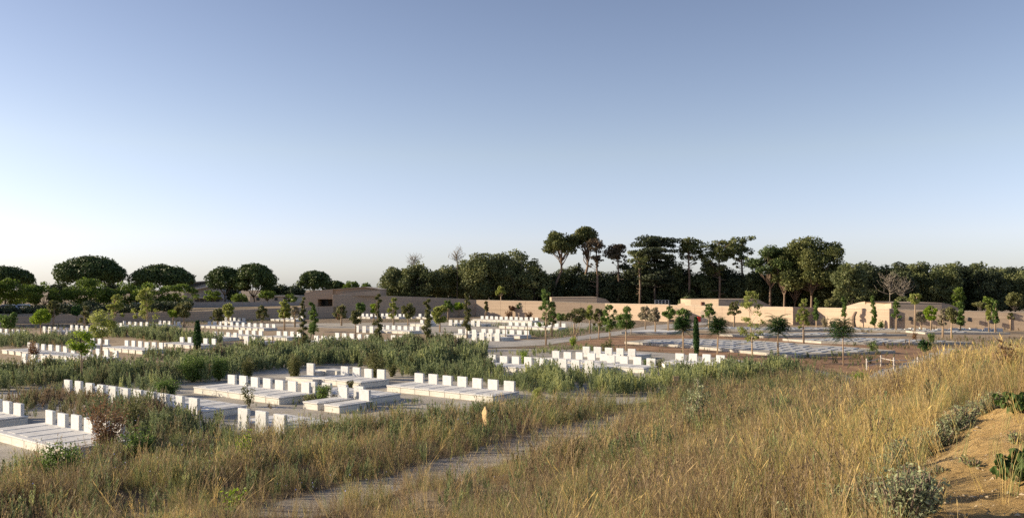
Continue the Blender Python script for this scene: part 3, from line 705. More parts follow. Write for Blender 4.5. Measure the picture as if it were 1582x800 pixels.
def big_tree(kind, px, y, top, hw, bot, label, base=0.0, mat=None, trunkmat='darkbark', lean=0.0, group=None, name=None, dens=1.0):
    """px/top/bot/hw: photo column, crown top row, half width in px, crown bottom row; y: distance"""
    x = X(px, y); zt = HT(top, y); zb = HT(bot, y); rw = hw / F * y; s = y / 819.0
    nm = name or {"umbrella": "umbrella_pine", "oak": "oak_tree", "aleppo": "pine_tree", "cedar": "cedar_tree", "bare": "dead_tree", "locust": "locust_tree", "tall": "pine_tree"}[kind]
    root = empty(nm, (x, y, base)); zt -= base; zb -= base; H = zt - zb; B = []; tr = MB(); zc = (zt + zb) / 2
    lf = max(.16, 1.15 * s); dn = dens * 1.15 / (lf * lf)
    tx, ty = -lean * zb, 0
    rtr = max(.12, .011 * zt + .09)
    if kind == "umbrella":
        rw *= .91; mat = mat or 'umb'; nb = 60
        for k in range(nb):
            a = random.uniform(0, 6.283); q = math.sqrt(random.random()) * .93; r_ = rw * .27 * random.uniform(.75, 1.25)
            hh = (1 - q ** 2) ** .5
            B.append((math.cos(a) * q * rw, math.sin(a) * q * rw, zb + H * .16 + (H * .80) * hh - r_ * .5, r_, r_, r_ * .78))
        for k in range(22):
            a = random.uniform(0, 6.283); q = random.uniform(.55, .92); r_ = rw * .2 * random.uniform(.8, 1.2)
            B.append((math.cos(a) * q * rw, math.sin(a) * q * rw, zb + H * random.uniform(.12, .4), r_, r_, r_ * .75))
        fk = zb - .12 * zt
        tr.tube([(0, 0, -.3), (.1, 0, fk * .5), (0, 0, fk)], [rtr * 1.2, rtr * .95, rtr * .85], 10)
        for k in range(9):
            a = k * .7 + random.uniform(-.2, .2); q = random.uniform(.4, .85)
            tr.tube(limb_path((0, 0, fk), (math.cos(a) * q * rw, math.sin(a) * q * rw, zb + H * random.uniform(.35, .55)), .08), [rtr * .5, rtr * .4, rtr * .3, rtr * .2, rtr * .1], 6)
        fill, fl = .12, .5
    elif kind in ("oak", "locust"):
        mat = mat or ('oak' if kind == "oak" else 'locust'); nb = 44 if kind == "oak" else 40
        for k in range(nb):
            d = unit(1)[0]; q = random.uniform(.55, .88); r_ = rw * random.uniform(.2, .36) * (.8 if kind == "locust" else 1)
            zz = zc + d[2] * q * H * .5
            squ = .55 if kind == "locust" else .8
            B.append((d[0] * q * rw * (1 - .15 * max(0, d[2])), d[1] * q * rw, zz, r_, r_, min(r_ * squ, H * .3)))
        fk = max(.5, zb * .75)
        tr.tube([(0, 0, -.3), (.1, .05, fk * .6), (0, 0, fk), (0, 0, zc)], [rtr * 1.2, rtr, rtr * .8, rtr * .3], 9)
        for k in range(8):
            a = random.uniform(0, 6.28); q = random.uniform(.3, .8)
            tr.tube(limb_path((0, 0, fk), (math.cos(a) * q * rw, math.sin(a) * q * rw, zc + random.uniform(-.2, .35) * H), .08), [rtr * .5, rtr * .4, rtr * .3, rtr * .2, rtr * .1], 5)
        fill, fl = .3, .65
        if kind == "oak" and zb < 2.5:
            for k in range(10):
                a = random.uniform(0, 6.28); r_ = rw * .3; B.append((math.cos(a) * rw * .6, math.sin(a) * rw * .6, max(r_ * .7, zb + .3), r_, r_, r_ * .8))
    elif kind == "aleppo":
        mat = mat or 'alep'; trunkmat = 'pinebark' if trunkmat == 'darkbark' else trunkmat; nb = 24
        fk = zb * .72 if zb > 2 else 1.5
        tr.tube([(0, 0, -.3), (-lean * .4, .1, fk * .5), (lean, 0, fk), (lean * 1.1, 0, zb + H * .7)], [rtr * 1.2, rtr, rtr * .85, rtr * .3], 9)
        for k in range(nb):
            a = random.uniform(0, 6.28); q = math.sqrt(random.random()) * .8
            zz = zb + H * (random.uniform(.25, .9) if q < .5 else random.uniform(.15, .75)); r_ = rw * random.uniform(.26, .42)
            c_ = (lean + math.cos(a) * q * rw, math.sin(a) * q * rw, zz)
            tr.tube(limb_path((lean, 0, fk + random.random() * .45 * (zb + H * .5 - fk)), c_, .12), [rtr * .42, rtr * .34, rtr * .25, rtr * .16, rtr * .08], 5)
            B.append((*c_, r_, r_, r_ * .62))
            for j in range(3): B.append((c_[0] + random.uniform(-.7, .7) * r_, c_[1] + random.uniform(-.7, .7) * r_, c_[2] + random.uniform(-.1, .5) * r_, r_ * .5, r_ * .5, r_ * .35))
        B.append((lean, 0, zt - rw * .25, rw * .42, rw * .42, rw * .25))
        fill, fl = .2, .55
    elif kind in ("cedar", "tall"):
        mat = mat or ('cedar' if kind == "cedar" else 'alep'); trunkmat = 'pinebark' if kind == "tall" else trunkmat
        tr.tube([(0, 0, -.3), (.15, 0, zt * .45), (-.1, 0, zt * .8), (0, 0, zt * .97)], [rtr, rtr * .85, rtr * .5, rtr * .12], 8)
        if kind == "tall":
            for k in range(34):
                f_ = random.random() ** .75; zz = zb + H * (.02 + .92 * f_)
                wid = rw * (.38 + .62 * math.sin(min(1, .15 + f_ * .95) * math.pi * .66)) * random.uniform(.75, 1.1)
                a = random.uniform(0, 6.28); q = random.uniform(.1, .85) * wid; r_ = wid * random.uniform(.17, .34) * (.75 + .4 * f_)
                c_ = (math.cos(a) * q, math.sin(a) * q, zz)
                tr.tube(limb_path((0, 0, max(zz - .35 * q - .3, zb * .8)), c_, .1, 3), [rtr * .28, rtr * .2, rtr * .13, rtr * .06], 4)
                B.append((*c_, r_, r_, r_ * .5)); B.append((c_[0] + random.uniform(-1, 1) * r_, c_[1] + random.uniform(-1, 1) * r_, c_[2] + random.uniform(-.3, .5) * r_, r_ * .5, r_ * .5, r_ * .35))
            for k in range(7):        # dead twigs below the crown
                a = random.uniform(0, 6.28); z0 = zb * random.uniform(.55, 1); tr.tube(limb_path((0, 0, z0), (math.cos(a) * rw * .5, math.sin(a) * rw * .5, z0 + random.uniform(-.3, .5)), .1, 3), [.07, .05, .035, .02], 4)
        tiers = 9 if kind == "cedar" else 0
        for t in range(tiers):
            f_ = t / (tiers - 1); zz = zb + H * (.05 + .89 * f_ + random.uniform(-.03, .03) * (t < tiers - 1))
            wid = rw * (.8 + .25 * f_) * random.uniform(.65, 1.08)
            for k in range(9):
                a = random.uniform(0, 6.28); q = random.uniform(.25, .9) * wid; r_ = wid * random.uniform(.2, .36)
                c_ = (math.cos(a) * q, math.sin(a) * q, zz + random.uniform(-.35, .2) * H / tiers)
                tr.tube(limb_path((0, 0, zz - .10 * H), c_, .06, 3), [rtr * .3, rtr * .22, rtr * .15, rtr * .07], 5)
                B.append((*c_, r_, r_, r_ * random.uniform(.18, .4)))
            B.append((0, 0, zz + .1, wid * .35, wid * .35, wid * .12))
        fill, fl = .25, .6
    elif kind == "bare":
        tr.tube([(0, 0, -.3), (.1, 0, zb), (0, 0, zt * .9)], [rtr * .5, rtr * .4, .04], 7); fill = fl = 0
        mat = 'pale'
        for k in range(26):
            a = random.uniform(0, 6.28); z0 = zb + H * random.uniform(0, .8); ln = rw * random.uniform(.4, 1); e = Vector((math.cos(a) * ln, math.sin(a) * ln, z0 + random.uniform(.15, .6) * ln + .2))
            pth = limb_path((0, 0, z0), e, .1); tr.tube(pth, [.07, .055, .04, .03, .02], 4)
            for j in range(4):
                p = pth[random.randint(1, 4)]; tr.tube([p, p + Vector((random.uniform(-.8, .8), random.uniform(-.8, .8), random.uniform(.2, 1.1)))], [.03, .018], 3)
    tr.build("trunk", M['dead' if kind == "bare" else trunkmat], root, smooth=True)
    if B:
        V, T = blobs_leaves(B, lf, dn * (.66 if kind in ("umbrella",) else .55), fill, fl)
        add_crown(root, V, T, mat)
    tag(root, label, "tree", group); return root

# left: umbrella pines on the raised ground
for a in ((8, 205, 413, 40, 440, "dark umbrella pine at the picture edge behind locust trees"),
          (138, 200, 397.5, 51, 440, "largest umbrella pine with a broad round dark crown"),
          (250, 205, 411, 46, 441, "wide flat umbrella pine with gaps under its crown"),
          (347, 196, 412, 29, 450, "round umbrella pine overlapping the taller one beside it"),
          (392, 194, 407, 33, 452, "tall umbrella pine with a clear dark trunk"),
          (487, 200, 418.5, 28, 449, "umbrella pine beside the entry building roof"),
          (519, 230, 434, 15, 449, "small far umbrella pine touching the entry building roof")):
    big_tree("umbrella", *a, base=PLZ, group="umbrella pines along the horizon")
for a in ((15, 163, 430, 38, 474, "broad olive green locust tree at the picture edge"), (68, 160, 436, 27, 476, "locust tree with a forked grey trunk above the wall"),
          (135, 161, 429, 40, 476, "wide locust tree in front of the largest umbrella pine"), (192, 163, 434, 33, 477, "locust tree between two umbrella pines"),
          (236, 161, 435, 30, 475, "locust tree in front of the flat umbrella pine"), (280, 165, 435, 24, 474, "dark green round tree beside the raked window building"),
          (328, 185, 447, 14, 466, "small yellowish tree below the round umbrella pine"), (413, 188, 449, 15, 462, "small round green tree beside the tall umbrella pine"),
          (448, 186, 452, 12, 472, "small grey green tree before the cream house"), (372, 215, 452, 16, 470, "sunlit green tree seen between the two pine trunks")):
    big_tree("locust", *a, base=PLZ - .2, group="broadleaf trees above the retaining wall")
for k, (px, t) in enumerate(((350, 441), (418, 441), (436, 440.5), (455, 440.5), (92, 438), (172, 437), (215, 436), (45, 436))):
    big_tree("oak", px, 235, t, 17, 462, "dark evergreen in the far row behind the umbrella pines", base=PLZ, mat='dark', group="far dark evergreens behind the umbrella pines", name="evergreen_tree")
big_tree("oak", 543, 215, 434, 12, 452, "bright yellow green tree behind the entry building roof", base=PLZ, mat='locust', name="broadleaf_tree")
big_tree("oak", 566, 220, 437, 9, 452, "small pale green tree behind the top of the entry roof", base=PLZ, mat='locust', name="broadleaf_tree")
for k, (tx_, ty_) in enumerate(((-100, 128), (-112, 142), (-128, 133), (-104, 155), (-122, 120))):
    pxx = CX + F * tx_ / ty_
    big_tree("umbrella", pxx, ty_, HY - (12.5 - CAMH) * F / ty_, 6.0 * F / ty_, HY - (6.0 - CAMH) * F / ty_, "umbrella pine beyond the picture edge shading the retaining wall", group="umbrella pines beyond the picture edge")
# hedge bank in shade under left trees
for k in range(22):
    px = -20 + k * 14.5; y = 142 + (k % 3) * 2.5; r_ = 2.2
    root = empty("hedge_shrub", (X(px, y), y, 1.1 + k * .035)); hh_ = random.uniform(.5, 1.15); B = [(random.uniform(-1.2, 1.2), random.uniform(-.6, .6), random.uniform(.3, 1.5) * hh_, .8, .8, .6) for _ in range(9)]
    V, T = blobs_leaves(B, .22, 10, .3, .7); add_crown(root, V, T, 'dark', "foliage")
    tag(root, "low dark shrub in the shade behind the retaining wall", "shrub", "dark shrubs behind the retaining wall")

# right: wood behind the boundary wall
wood = [("oak", 612, 186, 412, 22, 462, "rounded oak at the near end of the wood"), ("oak", 645, 184, 408, 24, 462, "brown green oak with dead twigs above it"), ("oak", 680, 188, 411, 24, 462, "dull green oak beside the bare tree"),
        ("oak", 716, 190, 404, 24, 462, "grey green oak below the bare branches"), ("oak", 741, 184, 391, 30, 464, "large green oak with a domed crown"), ("oak", 776, 188, 388, 26, 464, "tall oak between two domed crowns"),
        ("oak", 804, 184, 382, 25, 464, "tallest dense tree left of the pines"), ("oak", 826, 182, 410, 20, 466, "dark oak before the first leaning pine")]
for a in wood: a = list(a); a[4] = int(a[4] * 1.35); big_tree(*a, dens=1.1, group="trees of the wood behind the wall", mat='oak')
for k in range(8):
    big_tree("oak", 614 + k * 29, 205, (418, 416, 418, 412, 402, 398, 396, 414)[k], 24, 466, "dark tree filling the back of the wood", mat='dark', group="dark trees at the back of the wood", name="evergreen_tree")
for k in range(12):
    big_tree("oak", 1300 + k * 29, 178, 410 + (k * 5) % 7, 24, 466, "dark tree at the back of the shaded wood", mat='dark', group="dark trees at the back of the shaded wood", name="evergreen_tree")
big_tree("bare", 706, 186, 384, 16, 405, "bare dead tree rising above the oaks", trunkmat='dead')
big_tree("bare", 640, 190, 398, 14, 412, "small bare tree top above the brown green oak", trunkmat='dead')
for k, (px, t, h_, y) in enumerate(((845, 420, 24, 186), (880, 412, 26, 190), (915, 420, 26, 186), (948, 422, 26, 184), (985, 414, 26, 186), (1020, 418, 28, 182), (1050, 412, 24, 184), (1080, 424, 26, 180), (1110, 415, 25, 182), (1140, 424, 25, 178), (1172, 424, 26, 178), (1205, 412, 30, 176), (1240, 420, 30, 176), (1280, 415, 28, 172))):
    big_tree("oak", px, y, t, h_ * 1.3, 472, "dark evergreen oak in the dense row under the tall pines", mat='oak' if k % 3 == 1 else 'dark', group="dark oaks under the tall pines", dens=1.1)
for a in (("oak", 968, 184, 402, 20, "dark green tree to the side of the cedar"), ("oak", 1037, 181, 391, 24, "tall dark tree filling the gap beside the cedar"), ("oak", 1094, 182, 401, 22, "dark tree under the broad thin pine crown"), ("oak", 1128, 180, 410, 20, "rounded tree below the slender pine"), ("oak", 1163, 176, 412, 22, "dark tree before the dense green pine"), ("aleppo", 1228, 172, 385, 30, "pine filling the gap behind the largest sunlit pine"), ("oak", 890, 188, 402, 18, "dark round tree below the highest pine"), ("oak", 1290, 168, 412, 26, "dark tree below the edge of the largest pine")):
    big_tree(a[0], a[1], a[2], a[3], a[4], 468, a[5], mat='oak' if a[1] % 2 else 'dark', name="wood_tree")
big_tree("aleppo", 857, 184, 360, 29, 392, "leaning pine with a forked trunk and flat crown", lean=1.5, mat='alep')
big_tree("aleppo", 901, 186, 351, 24, 384, "highest pine with a round tufted crown on bare limbs", lean=1.0)
big_tree("tall", 922, 180, 368, 22, 416, "browning pine with thin rusty foliage", mat='brown')
big_tree("tall", 955, 181, 377, 23, 408, "thin dying pine with a flat brown top", mat='brown')
big_tree("cedar", 1011, 178, 367, 43, 440, "broad flat topped cedar with dark level tiers")
big_tree("tall", 988, 176, 385, 22, 430, "dark olive pine in front of the cedar", mat='oak')
big_tree("tall", 1064, 178, 367, 27, 408, "straight pine with pale trunk and tufted crown")
big_tree("tall", 1111, 176, 370, 35, 428, "pine with twin pale trunks and broad thin crown")
big_tree("tall", 1146, 178, 365, 25, 418, "slender pine with a small dark spire top", mat='oak')
big_tree("aleppo", 1190, 170, 379, 33, 432, "dense dark green pine with curved limbs", mat='umb')
big_tree("aleppo", 1254, 166, 366, 46, 452, "largest sunlit pine with cloud like clumps and pale limbs", dens=1.1)
big_tree("aleppo", 1212, 168, 392, 22, 446, "smaller sunlit pine leaning on the largest one")
right = [(1312, 404), (1338, 401), (1362, 403), (1388, 404), (1412, 402), (1436, 397), (1460, 403), (1482, 398), (1506, 403), (1528, 408), (1548, 412), (1568, 409), (1592, 413), (1620, 410)]
for k, (px, t) in enumerate(right):
    big_tree("oak", px, 152 + (k % 3) * 5, t, 29, 474, "tall dark evergreen in the shaded right hand wood" if False else "tall dark evergreen in the dense shaded wood", mat='dark' if k % 2 else 'oak', group="dark evergreens of the shaded wood", name="evergreen_tree", dens=1.0)
for px, y, t, b_, lab in ((1374, 143, 424, 455, "pale dead snag with twisted limbs against the dark wood"), (1396, 142, 432, 458, "smaller pale dead snag beside the twisted one")):
    big_tree("bare", px, y, t, 17, b_, lab, trunkmat='dead')
for px, y, t, hw_, mt, lab in ((1567, 138, 452, 15, 'olive', "grey green feathery tree at the wood edge"), (1514, 136, 467, 9, 'olive', "small rounded olive bush above the taupe wall"), (1480, 146, 441, 10, 'locust', "yellow green sunlit tree top in the dark wood"), (1525, 142, 458, 8, 'locust', "small yellow green bush between wood and wall"), (1285, 150, 460, 12, 'olive', "low olive green bush behind the sunlit wall"), (1395, 142, 458, 12, 'oak', "dull green bush below the dead snags"), (1160, 160, 458, 10, 'olive', "small dry bush beside the rust door pavilion"), (1060, 162, 458, 12, 'oak', "green bush behind the roof railing")):
    big_tree("oak", px, y, t, hw_, 474, lab, mat=mt, name="bush_tree", dens=1.2)

# ---- young trees
def sapling(style, px, py, top, cb, hw, label, mat='green', name="sapling", stake=True, trunk='wrap', dens=1.0):
    p = W(px, py); y = p.y; s = y / 819.0; H = (py - top) / F * y; zb = (py - cb) / F * y; rw = hw * 1.18 / F * y
    root = empty(name, p); root.rotation_euler = (0, 0, random.uniform(0, 6.28)); root.rotation_euler.x = random.uniform(-.04, .04); tr = MB(); lf = max(.06, 1.0 * s); VV = []; TT = []
    rt = max(.035, .55 * s)
    def puff(c, r_, n, flat=.9, sz=1.0, asp=.6, squash=.8):
        d = unit(n) * (RG.random((n, 1)) ** .4) * r_; d[:, 2] *= squash
        VV.append(leaves(np.array(c) + d, lf * sz, None, flat, asp)); TT.append(np.clip(RG.uniform(.2, .8) + RG.normal(0, .2, n), 0, 1))
    crownH = H - zb; top_t = (random.uniform(-.06, .06) * H, random.uniform(-.06, .06) * H, H * .95)
    tr.tube([(0, 0, -.05), (random.uniform(-.02, .02), 0, zb), (top_t[0] * .5, top_t[1] * .5, zb + crownH * .5), top_t], [rt * 1.15, rt, rt * .6, rt * .2], 7)
    nl = int(dens * min(1500, 3.0 * crownH * rw * 4 / (lf * lf)))
    if style == "round":
        for k in range(14):
            d = unit(1)[0]; c = (d[0] * rw * .62, d[1] * rw * .62, zb + crownH * (.5 + .4 * d[2])); puff(c, rw * random.uniform(.3, .5), nl // 10)
            if k % 2 == 0: tr.tube(limb_path((0, 0, zb + .1), c, .08, 3), [rt * .4, rt * .3, rt * .2, rt * .1], 4)
    elif style == "sparse":
        for k in range(34):
            a = random.uniform(0, 6.28); f_ = random.random(); q = rw * (1 - .6 * abs(f_ - .25) - .15 * f_) * random.uniform(.4, 1)
            c = (math.cos(a) * q, math.sin(a) * q, zb + crownH * f_); puff(c, rw * random.uniform(.18, .3), nl // 30)
            tr.tube([(0, 0, max(zb * .9, c[2] - q * 1.1)), c], [rt * .35, rt * .12], 4)
    elif style == "slender":
        for k in range(16):
            f_ = k / 15; a = random.uniform(0, 6.28); q = rw * .45 * random.random()
            puff((math.cos(a) * q, math.sin(a) * q, zb + crownH * f_), rw * random.uniform(.35, .65) * (1 - .5 * f_), nl // 14)
    elif style == "cypress":
        for k in range(26):
            f_ = k / 25; puff((0, 0, zb + crownH * f_), rw * (.35 + .75 * math.sin(math.pi * min(.93, f_ * .8 + .14))) * .8, nl // 10, sz=.8)
    elif style == "fern":     # long drooping compound leaves
        for k in range(12):
            d = unit(1)[0]; puff((d[0] * rw * .45, d[1] * rw * .45, zb + crownH * (.42 + .26 * d[2])), rw * .34, nl // 16, asp=.3)
        nf = 150
        for k in range(nf):
            a = 6.283 * k / nf * 5 + random.uniform(-.3, .3); el = random.uniform(-.35, 1.3); L = rw * random.uniform(.55, 1.05)
            z0 = zb + crownH * random.uniform(.12, .72); m_ = 16; t = np.linspace(.12, 1, m_)
            rr_ = L * t * math.cos(el * .75); zz = z0 + L * (math.sin(el) * t - .55 * t * t)
            P = np.stack([math.cos(a) * rr_, math.sin(a) * rr_, zz], 1)
            side = np.array([-math.sin(a), math.cos(a), 0])
            for sg in (-1, 1):
                l = lf * 2.6 * (1 - .5 * t)[:, None]; tip = P + side * sg * l + np.array([0, 0, -.25]) * l; wv = np.array([math.cos(a), math.sin(a), 0]) * lf * .42
                VV.append(np.stack([P - wv * .3, (P + tip) / 2 - wv, tip, (P + tip) / 2 + wv], 1)); TT.append(np.clip(RG.uniform(.1, .9) + RG.normal(0, .12, m_), 0, 1))
            if k % 5 == 0: tr.tube([(0, 0, z0), tuple(P[8])], [rt * .4, rt * .15], 4)
    elif style == "multi":
        for k in range(9):
            a = random.uniform(0, 6.28); q = rw * random.uniform(.3, .9); c = (math.cos(a) * q, math.sin(a) * q, zb + crownH * random.uniform(.3, .95))
            tr.tube(limb_path((0, 0, 0), c, .08, 4), [rt * .6, rt * .5, rt * .4, rt * .25, rt * .1], 5); puff(c, rw * .42, nl // 9)
    tr.build("trunk", M[trunk], root, smooth=True)
    add_crown(root, np.concatenate(VV), np.concatenate(TT), mat)
    if stake and style != "cypress":
        MB().tube([(rt * 1.9, .02, -.1), (rt * 1.9, .02, min(zb * .85, 1.8))], rt * .6, 6).build("stake", M['stake'], root)
    tag(root, label, "sapling" if style != "cypress" else "cypress tree", None); return root
S = [
 ("round", 16, 523, 483, 505, 14, "round green sapling by the graves at the picture edge", 'green'),
 ("round", 63, 516, 478, 500, 13, "bright green sapling with an uneven crown over the graves", 'lime'),
 ("sparse", 83, 505, 466, 490, 11, "sparse olive sapling before the locust trunk", 'olive'),
 ("round", 118, 504, 472, 487, 7, "small dark lollipop sapling before the retaining wall", 'fern'),
 ("sparse", 131, 507, 474, 500, 8, "thin olive sapling beside the small dark lollipop one", 'olive'),
 ("round", 125.5, 590, 512, 548, 18, "bright lime green young tree before the long grave line", 'lime'),
 ("round", 157, 563, 478, 524, 18, "yellow green young tree with a tall loose crown", 'yellow'),
 ("sparse", 177, 505, 456, 487, 12, "sparse pale green sapling before the retaining wall", 'yellow'),
 ("sparse", 228, 503, 447, 490, 17, "tall yellowish sapling with wide fine branches", 'yellow'),
 ("round", 268, 505, 477, 490, 8, "small bright green lollipop sapling beside the yellow one", 'lime'),
 ("round", 284, 505, 467, 490, 12, "yellow olive sapling beside the bright lollipop one", 'olive'),
 ("cypress", 305, 552, 497, 548, 6, "dark narrow cypress leaning among the weeds", 'fern'),
 ("sparse", 336, 500, 478, 496, 10, "thin brownish sapling before the retaining wall", 'olive'),
 ("round", 353, 499, 470, 489, 9, "lime sapling before the retaining wall below the pines", 'yellow'),
 ("sparse", 405, 503, 473, 492, 10, "grey olive sapling midway along the retaining wall", 'olive'),
 ("sparse", 439, 512, 465, 490, 10, "tall thin yellowish sapling near the metal cabinet", 'yellow'),
 ("sparse", 455, 505, 474, 490, 7, "faint pale sapling beside the stair rail", 'pale'),
 ("slender", 467, 549, 461, 530, 8, "slender dark sapling with a bare stem in the weeds", 'olive'),
 ("slender", 485, 524, 469, 512, 11, "bright green sapling shaped like a flame below the porch", 'green'),
 ("sparse", 527, 503, 473, 490, 10, "olive sapling below the entry building", 'olive'),
 ("round", 549, 527, 478, 500, 9, "dark brownish sapling on a thin dark stem", 'olive'),
 ("round", 556, 500, 468, 484, 8, "green sapling at the foot of the shaded wall", 'green'),
 ("round", 578, 500, 469, 484, 7, "bright green sapling touching the slender dark tree", 'lime'),
 ("slender", 584, 535, 456, 520, 9, "tall slender dark tree before the shaded wall", 'olive'),
 ("sparse", 608, 512, 462, 490, 8, "yellow green sapling against the shaded wall", 'yellow'),
 ("round", 630, 503, 469, 490, 10, "olive sapling with a bushy base at the shaded wall", 'olive'),
 ("slender", 659, 540, 464, 522, 10, "second tall slender dark tree among the weeds", 'olive'),
 ("round", 680, 513, 470, 500, 11, "light green feathery sapling above the dark weeds", 'yellow'),
 ("sparse", 692, 493, 464, 480, 8, "green sapling against the wall before the recess", 'green'),
 ("round", 709, 489, 468, 478, 8, "small bright lollipop tree at the shaded wall foot", 'lime'),
 ("slender", 722, 522, 454, 508, 9, "tall dark slender tree left of the wall recess", 'olive'),
 ("slender", 751, 490, 466, 480, 4, "small grey green sapling in the diagonal shadow", 'olive'),
 ("round", 791, 490, 469, 479, 5, "small dry brown sapling on the shadow edge", 'rust'),
 ("round", 804, 490, 467, 477, 6, "small dark lollipop sapling on the shadow edge", 'fern'),
 ("sparse", 818, 490, 468, 480, 5, "tiny faint pale sapling on the sunlit wall", 'pale'),
 ("sparse", 843, 533, 448, 507, 14, "tall pale green sapling beside the gravel road", 'green'),
 ("sparse", 853, 520, 468, 500, 8, "thin sapling just behind the tall pale green one", 'olive'),
 ("multi", 887, 532, 479, 502, 14, "multi stemmed brownish young tree at the road bend", 'olive'),
 ("round", 866, 505, 483, 495, 7, "small green sapling before the wall at the road bend", 'green'),
 ("round", 911, 515, 472, 493, 8, "rounded yellow green sapling beyond the road", 'yellow'),
 ("sparse", 925, 524, 478, 502, 10, "brown green sapling beside the rounded yellow one", 'olive'),
 ("sparse", 942, 536, 473, 510, 13, "light green young tree above the near graves", 'green'),
 ("round", 968, 542, 474, 507, 16, "dense mid green young tree on a pale double stake", 'green'),
 ("sparse", 997, 510, 475, 492, 10, "pale pinkish dry sapling against the sunlit wall", 'pale'),
 ("sparse", 1012, 515, 476, 495, 9, "second pale dry sapling near the gravel road end", 'pale'),
 ("round", 1033, 513, 474, 491, 10, "leafy green sapling at the foot of the ramp shadow", 'green'),
 ("round", 1056, 520, 478, 498, 12, "bright green sapling behind the dark feathery tree", 'green'),
 ("fern", 1055, 549, 485, 513, 18, "dark feathery young tree beside the cypress", 'fern'),
 ("cypress", 1076, 551, 491, 547, 5, "dark narrow cypress between two feathery trees", 'fern'),
 ("fern", 1108, 552, 485, 516, 20, "dark feathery young tree right of the cypress", 'fern'),
 ("sparse", 1095, 510, 470, 490, 9, "small green sapling on the sunlit wall by the ramp", 'green'),
 ("sparse", 1134, 508, 466, 485, 9, "tall thin dark sapling before the sunlit wall", 'olive'),
 ("sparse", 1163, 561, 450, 526, 18, "tall yellow green young tree with loose airy branches", 'yellow'),
 ("fern", 1203, 560, 482, 520, 23, "dark feathery young tree before the short shaded wall", 'fern'),
 ("sparse", 1241, 532, 464, 506, 10, "thin yellow sapling standing before the dark wall", 'yellow'),
 ("slender", 1261, 508, 462, 492, 6, "thin sapling rising above the wall by the dark section", 'green'),
 ("fern", 1303, 565, 485, 525, 26, "largest dark feathery young tree before the platforms", 'fern'),
 ("slender", 1304, 505, 460, 487, 6, "thin pale green sapling above the largest feathery tree", 'green'),
 ("slender", 1351, 510, 458, 498, 7, "thin sapling left of the wall corner", 'green'),
 ("sparse", 1385, 512, 466, 490, 7, "sparse green sapling right of the wall corner", 'green'),
 ("round", 1414, 514, 453, 468, 9, "yellow topped sapling on a tall bare stem", 'yellow'),
 ("sparse", 1423, 512, 482, 496, 9, "low pale sapling below the yellow topped one", 'pale'),
 ("round", 1438, 513, 471, 495, 9, "bright green sapling in front of the taupe wall", 'lime'),
 ("sparse", 1457, 521, 475, 501, 7, "grey brown dry sapling before the taupe wall", 'pale'),
 ("round", 1470, 524, 475, 500, 9, "greyish round sapling beside the dry brown one", 'olive'),
 ("slender", 1483, 512, 468, 500, 8, "tall green sapling beside the greyish round one", 'green'),
 ("slender", 1528, 514, 472, 492, 7, "yellowish sapling of the pair on the taupe wall", 'yellow'),
 ("slender", 1537, 516, 464, 497, 7, "bright green sapling of the pair on the taupe wall", 'green'),
 ("sparse", 1561, 510, 484, 492, 5, "tiny dry sapling near the far end of the wall", 'olive'),
 ("round", 1428, 556, 527, 541, 9, "small dark lollipop bush tree above the white rail fence", 'fern'),
 ("sparse", 774, 489, 443, 455, 7, "small yellow tree showing over the shaded wall", 'yellow'),
]
for a in S: sapling(*a[:7], mat=a[7])

# ---- shrubs standing alone
def shrub(px, py, top, hw, label, mat='olive', name="shrub", stems=8, dens=1.0, leaf=None, hz=None, stalk='bark', up=.0):
    if hz is None: p = W(px, py)
    else: p = W(px, py, hz)
    p.z = float(height(p.x, p.y)) if hz is None else hz
    y = p.y; s = y / 819.0; H = (py - top) / F * y; rw = hw / F * y; lf = leaf or max(.05, .85 * s)
    root = empty(name, p); tr = MB(); VV = []; TT = []
    tot = int(dens * min(9000, 3.0 * H * rw * 2 / (lf * lf * 1.2)))
    for k in range(stems):
        a = random.uniform(0, 6.28); q = rw * random.uniform(.15, .8); hh = H * random.uniform(.6, 1) * (1 - .3 * q / rw)
        c = Vector((math.cos(a) * q, math.sin(a) * q, hh)); pth = limb_path((0, 0, -.03), c, .08, 4); tr.tube(pth, [.02, .018, .015, .01, .006], 4)
        n = max(6, tot // stems); t = RG.uniform(.25, 1, n); P = np.array([[*pth[min(4, int(tt * 4))].lerp(pth[min(4, int(tt * 4) + 1)], tt * 4 % 1)] for tt in t])
        P += unit(n) * RG.random((n, 1)) ** .6 * rw * .34 * np.array([1, 1, .7]); P[:, 2] = np.maximum(P[:, 2], .02)
        VV.append(leaves(P, lf, None, .9, .45)); TT.append(np.clip(RG.uniform(.2, .8) + RG.normal(0, .2, n), 0, 1))
    tr.build("stems", M[stalk], root); add_crown(root, np.concatenate(VV), np.concatenate(TT), mat, "foliage")
    tag(root, label, "shrub"); return root
shrub(382, 586, 541, 16, "olive green upright shrub behind the seven grave platform", 'olive')
shrub(456, 588, 538, 17, "dense brown green shrub behind the single headstone", 'olive', dens=1.6, stems=12)
shrub(580, 586, 537, 24, "large olive shrub among the headstones with seed heads", 'olive', dens=1.2, stems=14)
shrub(606, 582, 556, 12, "smaller brown green shrub at the end of the headstones", 'olive')
shrub(500, 622, 592, 22, "leafy green shrub between the two stone platforms", 'green', dens=1.4, stems=14)
shrub(478, 622, 607, 20, "low dark green bush spreading on the gravel", 'weed', dens=1.2)
shrub(258, 612, 583, 28, "rounded dark green bush behind the long grave line", 'green', dens=1.8, stems=22)
shrub(298, 590, 541, 30, "big dark green bushy weed clump at the path bend", 'green', dens=1.8, stems=26)
shrub(338, 588, 546, 22, "dark green clump leaning on the big bushy one", 'green', dens=1.8, stems=18)
shrub(165, 700, 598, 42, "tall rusty brown shrub in front of the headstones", 'rust', dens=.55, stems=16)
shrub(205, 668, 600, 30, "brown and green thin shrub beside the tall rusty one", 'olive', dens=.5, stems=14)
